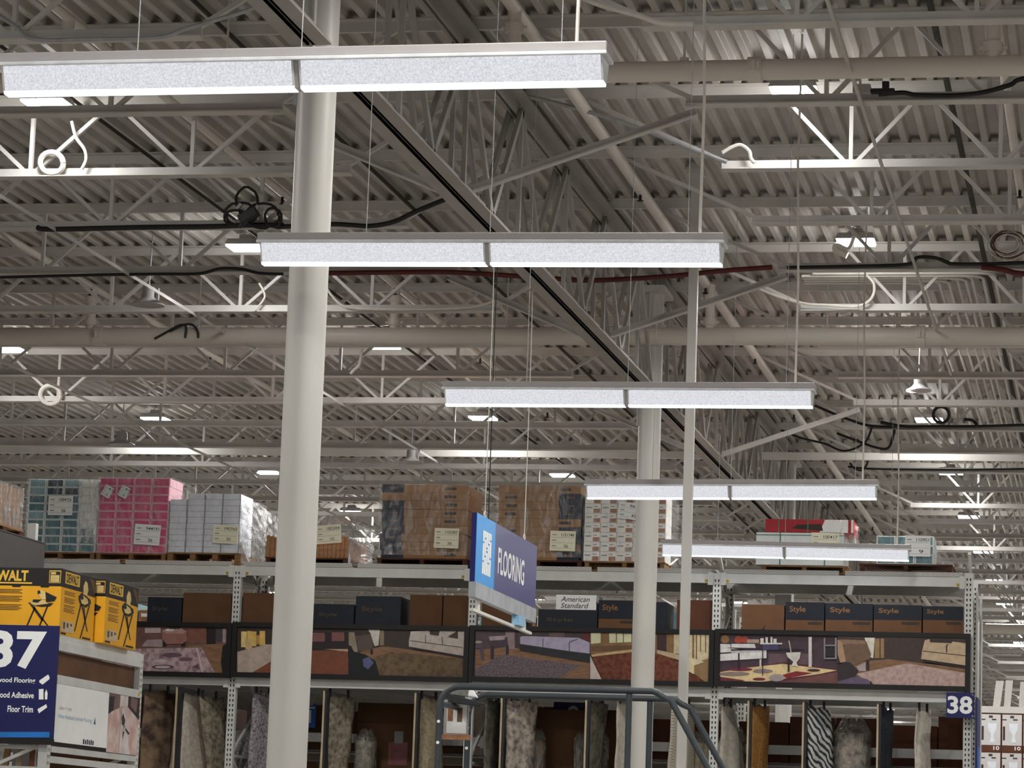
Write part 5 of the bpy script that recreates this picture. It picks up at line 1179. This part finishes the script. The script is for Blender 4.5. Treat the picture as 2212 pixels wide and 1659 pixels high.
# dark grey crate behind the yellow boxes and a wrapped pallet above it
Yc0, Yc1 = 24.35, 26.4
pc = at(98, 1176, Yc1); XC = pc.x
t = thing('dark_crate', 'large dark grey crate side behind the yellow cartons at the left edge', 'crate', (XC-.5, (Yc0+Yc1)/2, 0))
MB().bx(XC-.9, XC, Yc0, Yc1, 0, pc.z).build('panel', mat('charcoal_panel', (66, 62, 62), .6, var=.05), t, bev=.006)
MB().bx(XC-.93, XC+.004, Yc0-.004, Yc1+.004, pc.z+.0005, pc.z+.012).build('lid', 'charcoal_panel', t)
pq = at(52, 1128, Yc1-.1); XQ = pq.x; zq = pc.z+.0125
zq1 = atX(20, 1122, XQ)
t = thing('wood_pallet', 'wooden pallet end at the far left edge above the dark crate', 'pallet', (XQ-.5, Yc1-1.2, zq), 'wooden pallets')
MB().bx(XQ-.9, XQ, Yc0+.1, Yc1-.1, zq+.085, zq+.105).build('top_board', 'pallet_wood', t)
MB().bx(XQ-.9, XQ, Yc0+.1, Yc1-.1, zq, zq+.02).build('bottom_board', 'white_steel', t)
for k in range(5): y = Yc0+.12+(Yc1-Yc0-.3)*k/4; MB().bx(XQ-.9, XQ-.004, y, y+.1, zq+.0205, zq+.0845).build('block', 'pallet_wood_dark', t)
zt = at(52, 1056, Yc1-.1).z
solo(MB().bx(XQ-.88, XQ-.02, Yc0+.14, Yc1-.13, zq+.106, zt-.02), 'carton', 'brown_card', 'wrapped brown load on the pallet at the far left edge', 'carton')
wrap(XQ-.88, XQ-.02, Yc0+.14, Yc1-.13, zq+.107, zt, 'wrap_grey', 'greyish wrap around the load at the far left edge', .006, 11)
for y in (Yc1+.06,):
    q = at(68, 1150, y); solo(MB().bx(q.x-.04, q.x+.04, y, y+.07, 0, at(68, 1130, y).z), 'rack_upright', 'rack_paint', 'pale perforated upright stub between the dark crate and the teal cartons', 'rack upright')

# 37 sign
x0, x1, z0, z1 = pxrect(-55, 1350, 121, 1594, 21.88)
t = thing('aisle_sign', 'large dark blue aisle sign with white 37 and flooring list at lower left', 'sign', ((x0+x1)/2, 21.9, z0))
mat('deep_blue', (22, 26, 84), .4, var=.03)
MB().bx(x0, x1, 21.88, 21.905, z0, z1).build('board', 'deep_blue', t, bev=.002)
def sp(x, y, d=.001): p = at(x, y, 21.88); return (p.x, 21.88-d, p.z)
def seg(x0_, y0_, x1_, y1_): return at(x1_, y0_, 21.88).x-at(x0_, y0_, 21.88).x, at(x0_, y0_, 21.88).z-at(x0_, y1_, 21.88).z
def word(s, a, b, c, d, bold=.02, m_='paper_white'):
    w, h = seg(a, b, c, d); put_text(MB(), s, sp(a, d), (w, 0, 0), (0, 0, h), bold=bold).build('lettering', m_, t)
word('37', -26, 1361, 97, 1443, .035)
word('Hardwood Flooring', -34, 1462, 76, 1476); word('Hardwood Adhesive', -36, 1493, 73, 1506); word('Floor Trim', 16, 1524, 71, 1538)
m = MB()
for q in ([(85, 1470), (104, 1457), (107, 1462), (107, 1467), (92, 1479), (85, 1474)], [(84, 1489), (94, 1488), (94, 1511), (84, 1511)], [(97, 1511), (97, 1497), (100, 1489), (103, 1497), (102, 1511)], [(81, 1532), (100, 1521), (102, 1528), (84, 1541)]):
    m.face([sp(*p) for p in q])
m.build('pictogram', 'paper_white', t)
m = MB()
for y in (1451, 1482, 1514, 1546): m.face([sp(-52, y+1), sp(119, y+1), sp(119, y), sp(-52, y)])
m.build('divider_line', 'navy_sign', t)
m = MB().face([sp(-54, 1593), sp(107, 1593), sp(107, 1581), sp(-54, 1581)]); m.build('blue_stripe', mat('stripe_blue', (30, 120, 200), .45), t)
MB().bx(x0, x1, 21.875, 21.915, z0-.045, z0-.001).build('holder_bar', 'black_frame', t)
MB().bx(x0+.1, x1-.1, 21.906, 21.955, z0+.1, z0+.2).build('bracket', 'rack_paint', t)
# flooring poster on the rack side
def sx(x, y, d=.0): p = atX(x, y, XP); return (XP+.014+d, p.y, p.z)
t = thing('flooring_poster', 'white and hallway-photo laminate flooring poster on the short rack side', 'poster', sx(200, 1610))
ya, yb_, ym = yz(121, 1540)[0], yz(302, 1560)[0], yz(229, 1550)[0]
MB().bx(XP+.010, XP+.014, YF+.045, YK-.045, 2.294, 2.770).build('backing', 'black_frame', t)
MB().bx(XP+.0142, XP+.017, YF+.046, ym, 2.325, 2.769).build('white_panel', 'paper_white', t)
m = MB(); inks = ['wood_floor', 'ink_dark', 'ink_wall', 'ink_light', 'ink_rug', 'ink_leaf']
mat('ink_dark', (52, 44, 50), .5); mat('ink_wall', (128, 100, 96), .5); mat('ink_light', (226, 214, 210), .5); mat('ink_rug', (196, 158, 150), .6, rgb2=(222, 206, 196), scale=7); mat('ink_leaf', (70, 64, 44), .6)
y0_, y1_ = ym+.004, YK-.046; z0_, z1_ = 2.296, 2.768
def hp(u, v, l=0): return (XP+.0145+.0004*l, y0_+(y1_-y0_)*u, z0_+(z1_-z0_)*v)
for l, (mi, q) in enumerate(((4, [(0, 0), (1, 0), (1, 1), (0, 1)]), (2, [(0, .66), (.35, .78), (.36, 1), (0, 1)]), (1, [(0, .64), (.16, .72), (.18, .96), (0, .94)]), (3, [(.36, .8), (.62, .84), (.60, 1), (.36, 1)]), (1, [(.62, .82), (1, .62), (1, 1), (.62, 1)]), (2, [(.7, .84), (.9, .74), (.92, .98), (.7, 1)]), (3, [(.4, .0), (.75, .0), (.62, .45), (.5, .8), (.42, .8), (.4, .4)]),
        (5, [(.42, .62), (.47, .7), (.55, .58), (.52, .48), (.44, .5)]), (5, [(.50, .5), (.56, .46), (.72, .36), (.66, .34), (.55, .42), (.50, .28), (.53, .2), (.48, .3)]), (3, [(.5, .46), (.56, .46), (.56, .38), (.5, .38)]))):
    m.face([hp(a, b, l) for a, b in q], mi)
m.build('hallway_picture', inks, t)
w = MB(); put_text(w, 'allen + roth', (XP+.0175, YF+.14, 2.575), (0, .28, 0), (0, 0, .03), bold=.0); w.build('lettering', 'print_grey', t)
w = MB(); put_text(w, 'Water Resistant Laminate Flooring', (XP+.0175, YF+.12, 2.50), (0, .78, 0), (0, 0, .042), bold=.0); w.build('lettering', mat('pale_blue_ink', (110, 164, 196), .5), t)
m = MB().face([(XP+.0176, YF+.95, 2.50), (XP+.0176, YF+1.0, 2.50), (XP+.0176, YF+.975, 2.56)]); m.build('drop_mark', mat('mid_blue_ink', (60, 120, 160), .5), t)
m = MB()
for k in range(6): m.bx(XP+.0175, XP+.0178, YF+.72+.045*k, YF+.75+.045*k, 2.335, 2.375-.006*(k % 2))
m.build('small_print', 'pen_black', t)

# ================================================================== rolling ladder: two dark tube sides, posts, platform, steps
mat('ladder_grey', (62, 68, 72), .42, var=.06)
YL = (17.6, 18.42); XL0 = at(948, 1580, YL[0]).x; ZL = at(1150, 1487, YL[0]).z; XR0 = at(1357, 1580, YL[0]).x
t = thing('rolling_ladder', 'dark grey tubular rolling ladder, handrails seen at the bottom of the photo', 'ladder', ((XL0+XR0)/2, 18, 0))
ra = .0195
for y in YL:
    pts = [(XL0, y, .14), (XL0, y, ZL-.13)]
    for k in range(1, 7): a = k/6*math.pi/2; pts.append((XL0+.12-.12*math.cos(a), y, ZL-.12+.12*math.sin(a)))
    xr = at(1410, 1487, YL[0]).x; e = Vector((at(1529, 1659, YL[0]).x, y, at(1529, 1659, YL[0]).z)); s = Vector((at(1450, 1514, YL[0]).x, y, at(1450, 1514, YL[0]).z)); dv = (e-s).normalized()
    pts += [(xr, y, ZL), (xr+.028, y, ZL-.008), (xr+.06, y, ZL-.030), tuple(s)]
    end = s+dv*((s.z-.45)/-dv.z)
    pts += [tuple(e), tuple(end)]
    MB().tube(pts, ra, 14).build('handrail', 'ladder_grey', t, smooth=True)
    MB().tube([(XR0, y, .14), (XR0, y, ZL-ra)], ra*.95, 12).build('upright', 'ladder_grey', t, smooth=True)
    MB().bx(XL0, XR0, y-.015, y+.015, 1.50, 1.56).build('platform_side', 'ladder_grey', t)
    MB().tube([(XL0, y, 2.05), (XR0, y, 2.05)], ra*.9, 10).build('mid_rail', 'ladder_grey', t, smooth=True)
    MB().tube([(XL0, y, .25), (end.x, y, .25)], ra, 10).build('base_rail', 'ladder_grey', t, smooth=True)
    for x in (XL0, XR0, end.x-.03):
        MB().lathe((x, y-.02, .06), [(0, 0), (.058, 0), (.06, .01), (.06, .03), (.058, .04), (0, .04)], 18, 'y').build('caster', 'black_rubber', t, smooth=True)
        MB().bx(x-.014, x+.014, y-.028, y+.028, .06, .25).build('caster_fork', 'galvanised', t)
    for z in (ZL-.21, ZL-.335): MB().lathe((XL0, y-ra-.001, z), [(0, -.005), (.009, -.004), (.010, .002)], 12, 'y').build('bolt', 'paper_white', t)
MB().tube([(XL0, YL[0]+ra, ZL-.1), (XL0, YL[1]-ra, ZL-.1)], ra, 12).build('end_rail', 'ladder_grey', t, smooth=True)
MB().bx(XL0, XR0, YL[0]+.016, YL[1]-.016, 1.53, 1.56).build('platform', 'ladder_grey', t)
for k in range(5):
    z = 1.25-.25*k; x = XR0+.14+.19*k
    MB().bx(x-.09, x+.09, YL[0]+.04, YL[1]-.04, z-.03, z).build('step', 'ladder_grey', t, bev=.004)
for y in YL: MB().bar((XR0, y, 1.5), (XR0+1.0, y, .2), .03, .06).build('stringer', 'ladder_grey', t)
# clipboard box and cradle hung at the left end of the ladder
def bp_(x, y, Y): q = at(x, y, Y); return (q.x, Y, q.z)
Yh = 18.06
xa, xb = at(965, 1550, Yh).x, at(1008, 1550, Yh).x; zt, zb = at(985, 1519, Yh).z, at(985, 1584, Yh).z
t = thing('instruction_sheet', 'white instruction sheet with two small pictures fixed at the left end of the ladder', 'sheet', ((xa+xb)/2, Yh, zb))
MB().bx(xa-.02, xb+.01, Yh+.004, Yh+.016, zb-.02, zt+.02).build('board', 'lamp_housing', t)
MB().bx(xa, xb, Yh+.001, Yh+.003, zb, zt).build('paper', 'paper_white', t)
w = xb-xa; h = zt-zb
MB().bx(xa+.005, xa+w*.3, Yh-.0005, Yh+.0008, zt-h*.6, zt-.004).build('picture', 'photo_brown', t); MB().bx(xa+w*.52, xa+w*.78, Yh-.0005, Yh+.0008, zt-h*.62, zt-h*.15).build('picture', 'rug_multi', t)
MB().bx(at(957, 1580, Yh).x, at(1016, 1580, Yh).x, Yh-.03, Yh+.03, at(980, 1598, Yh).z, at(980, 1587, Yh).z).build('ledge', 'photo_brown', t)
p = at(1005, 1505, Yh-.1)
t = thing('hand_scanner', 'grey and white handheld device cradled on the ladder rail end', 'device', (p.x, p.y, p.z-.06))
m = MB().hexa([tuple(at(x, y, Y)) for x, y, Y in ((972, 1500, Yh-.16), (1012, 1506, Yh-.16), (1012, 1506, Yh-.02), (972, 1500, Yh-.02), (974, 1489, Yh-.16), (1012, 1490, Yh-.16), (1012, 1490, Yh-.02), (974, 1489, Yh-.02))]); m.build('body', mat('device_grey', (120, 122, 116), .6, var=.15, scale=40), t, bev=.005)
m = MB().hexa([tuple(at(x, y, Y)) for x, y, Y in ((1010, 1504, Yh-.165), (1034, 1508, Yh-.165), (1034, 1508, Yh-.015), (1010, 1504, Yh-.015), (1013, 1490, Yh-.165), (1022, 1490, Yh-.165), (1022, 1490, Yh-.015), (1013, 1490, Yh-.015))]); m.build('head', 'paper_white', t, bev=.008)
m = MB().hexa([tuple(at(x, y, Y)) for x, y, Y in ((968, 1518, Yh-.16), (1036, 1526, Yh-.16), (1036, 1526, Yh-.03), (968, 1518, Yh-.03), (968, 1498, Yh-.16), (1046, 1519, Yh-.16), (1046, 1519, Yh-.03), (968, 1498, Yh-.03))]); m.build('cradle', 'rug_clip', t, bev=.005)

# ================================================================== far shelf at the right edge
YW = 48
def wp(x, y): q = at(x, y, YW); return q.x, q.z
fr_ = thing('storage_shelf', 'distant grey shelf at the right edge behind the rack end', 'shelf', (-1.5, 48.3, 0))
xL, xR = wp(2117, 1600)[0], wp(2320, 1600)[0]; zS = wp(2160, 1541)[1]; zT = wp(2160, 1526)[1]
for x in (xL-.06, xR+.04): MB().bx(x, x+.05, YW, YW+.05, 0, zT+.02).bx(x, x+.05, YW+.75, YW+.8, 0, zT+.02).build('post', 'rack_paint', fr_)
MB().bx(xL-.008, xR+.038, YW-.01, YW+.05, zS+.006, zT).build('top_beam', 'roof_steel', fr_)
MB().bx(xL-.008, xR+.038, YW+.051, YW+.8, zT-.03, zT).build('top_board', 'rack_shadow', fr_)
bh = wp(2160, 1541)[1]-wp(2160, 1624)[1]; bw = wp(2163, 1600)[0]-xL
for r_ in range(5):
    zb = zS-bh*(r_+1)
    if r_ % 2 == 1: pass
    for c in range(4):
        x = xL+bw*c
        t = thing('fixture_carton', f'toilet-drawing carton, row {nth(r_+1)} down, {nth(c+1)} from left on the far right shelf', 'carton', (x+bw/2, YW+.3, zb), 'cartons on the far right shelf')
        MB().bx(x+.004, x+bw-.004, YW, YW+.6, zb+.001, zb+bh-.002).build('body', 'brown_card_red', t)
        a, b = x+.014, x+bw-.014
        MB().bx(a, b, YW-.003, YW-.001, zb+bh*.17, zb+bh*.97).build('white_panel', mat('panel_white', (206, 202, 202), .6, var=.02), t)
        w = b-a
        MB().bx(a+w*.4, a+w*.6, YW-.005, YW-.004, zb+bh*.88, zb+bh*.94).bx(a, a+w*.22, YW-.005, YW-.004, zb+bh*.82, zb+bh*.85).bx(a+w*.55, a+w*.78, YW-.005, YW-.004, zb+bh*.82, zb+bh*.855).bx(a+w*.03, a+w*.14, YW-.005, YW-.004, zb+bh*.3, zb+bh*.66).build('printed_block', 'carton_ink', t)
        m = MB().face([(a+w*q, YW-.005, zb+bh*v) for q, v in ((.35, .74), (.8, .74), (.78, .56), (.66, .47), (.66, .36), (.72, .25), (.44, .25), (.5, .36), (.5, .47), (.37, .56))]); m.build('toilet_drawing', 'carton_grey', t)
        put_text(MB(), '10', (b-w*.36, YW-.005, zb+bh*.045), (w*.3, 0, 0), (0, 0, bh*.1), bold=.02).build('lettering', 'paper_white', t)
MB().bx(xL-.008, xR+.038, YW, YW+.8, zS-bh*5-.03, zS-bh*5).build('lower_board', 'rack_shadow', fr_)
for k, (a, b, c, d, yt) in enumerate(((2144, 2160, 2150, 2167, 1468), (2168, 2182, 2171, 2187, 1467), (2200, 2216, 2203, 2219, 1470))):
    q = [wp(a, 1526), wp(b, 1526), wp(d, yt), wp(c, yt)]
    m = MB().hexa([(q[0][0], YW+.1, zT+.001), (q[1][0], YW+.1, zT+.001), (q[1][0], YW+.16, zT+.001), (q[0][0], YW+.16, zT+.001), (q[3][0], YW+.3, q[3][1]), (q[2][0], YW+.3, q[2][1]), (q[2][0], YW+.36, q[2][1]), (q[3][0], YW+.36, q[3][1])])
    solo(m, 'trim_board', 'girder_steel', f'pale board leaning on top of the far right shelf, {nth(k+1)} from left', 'board', 'boards on the far right shelf')
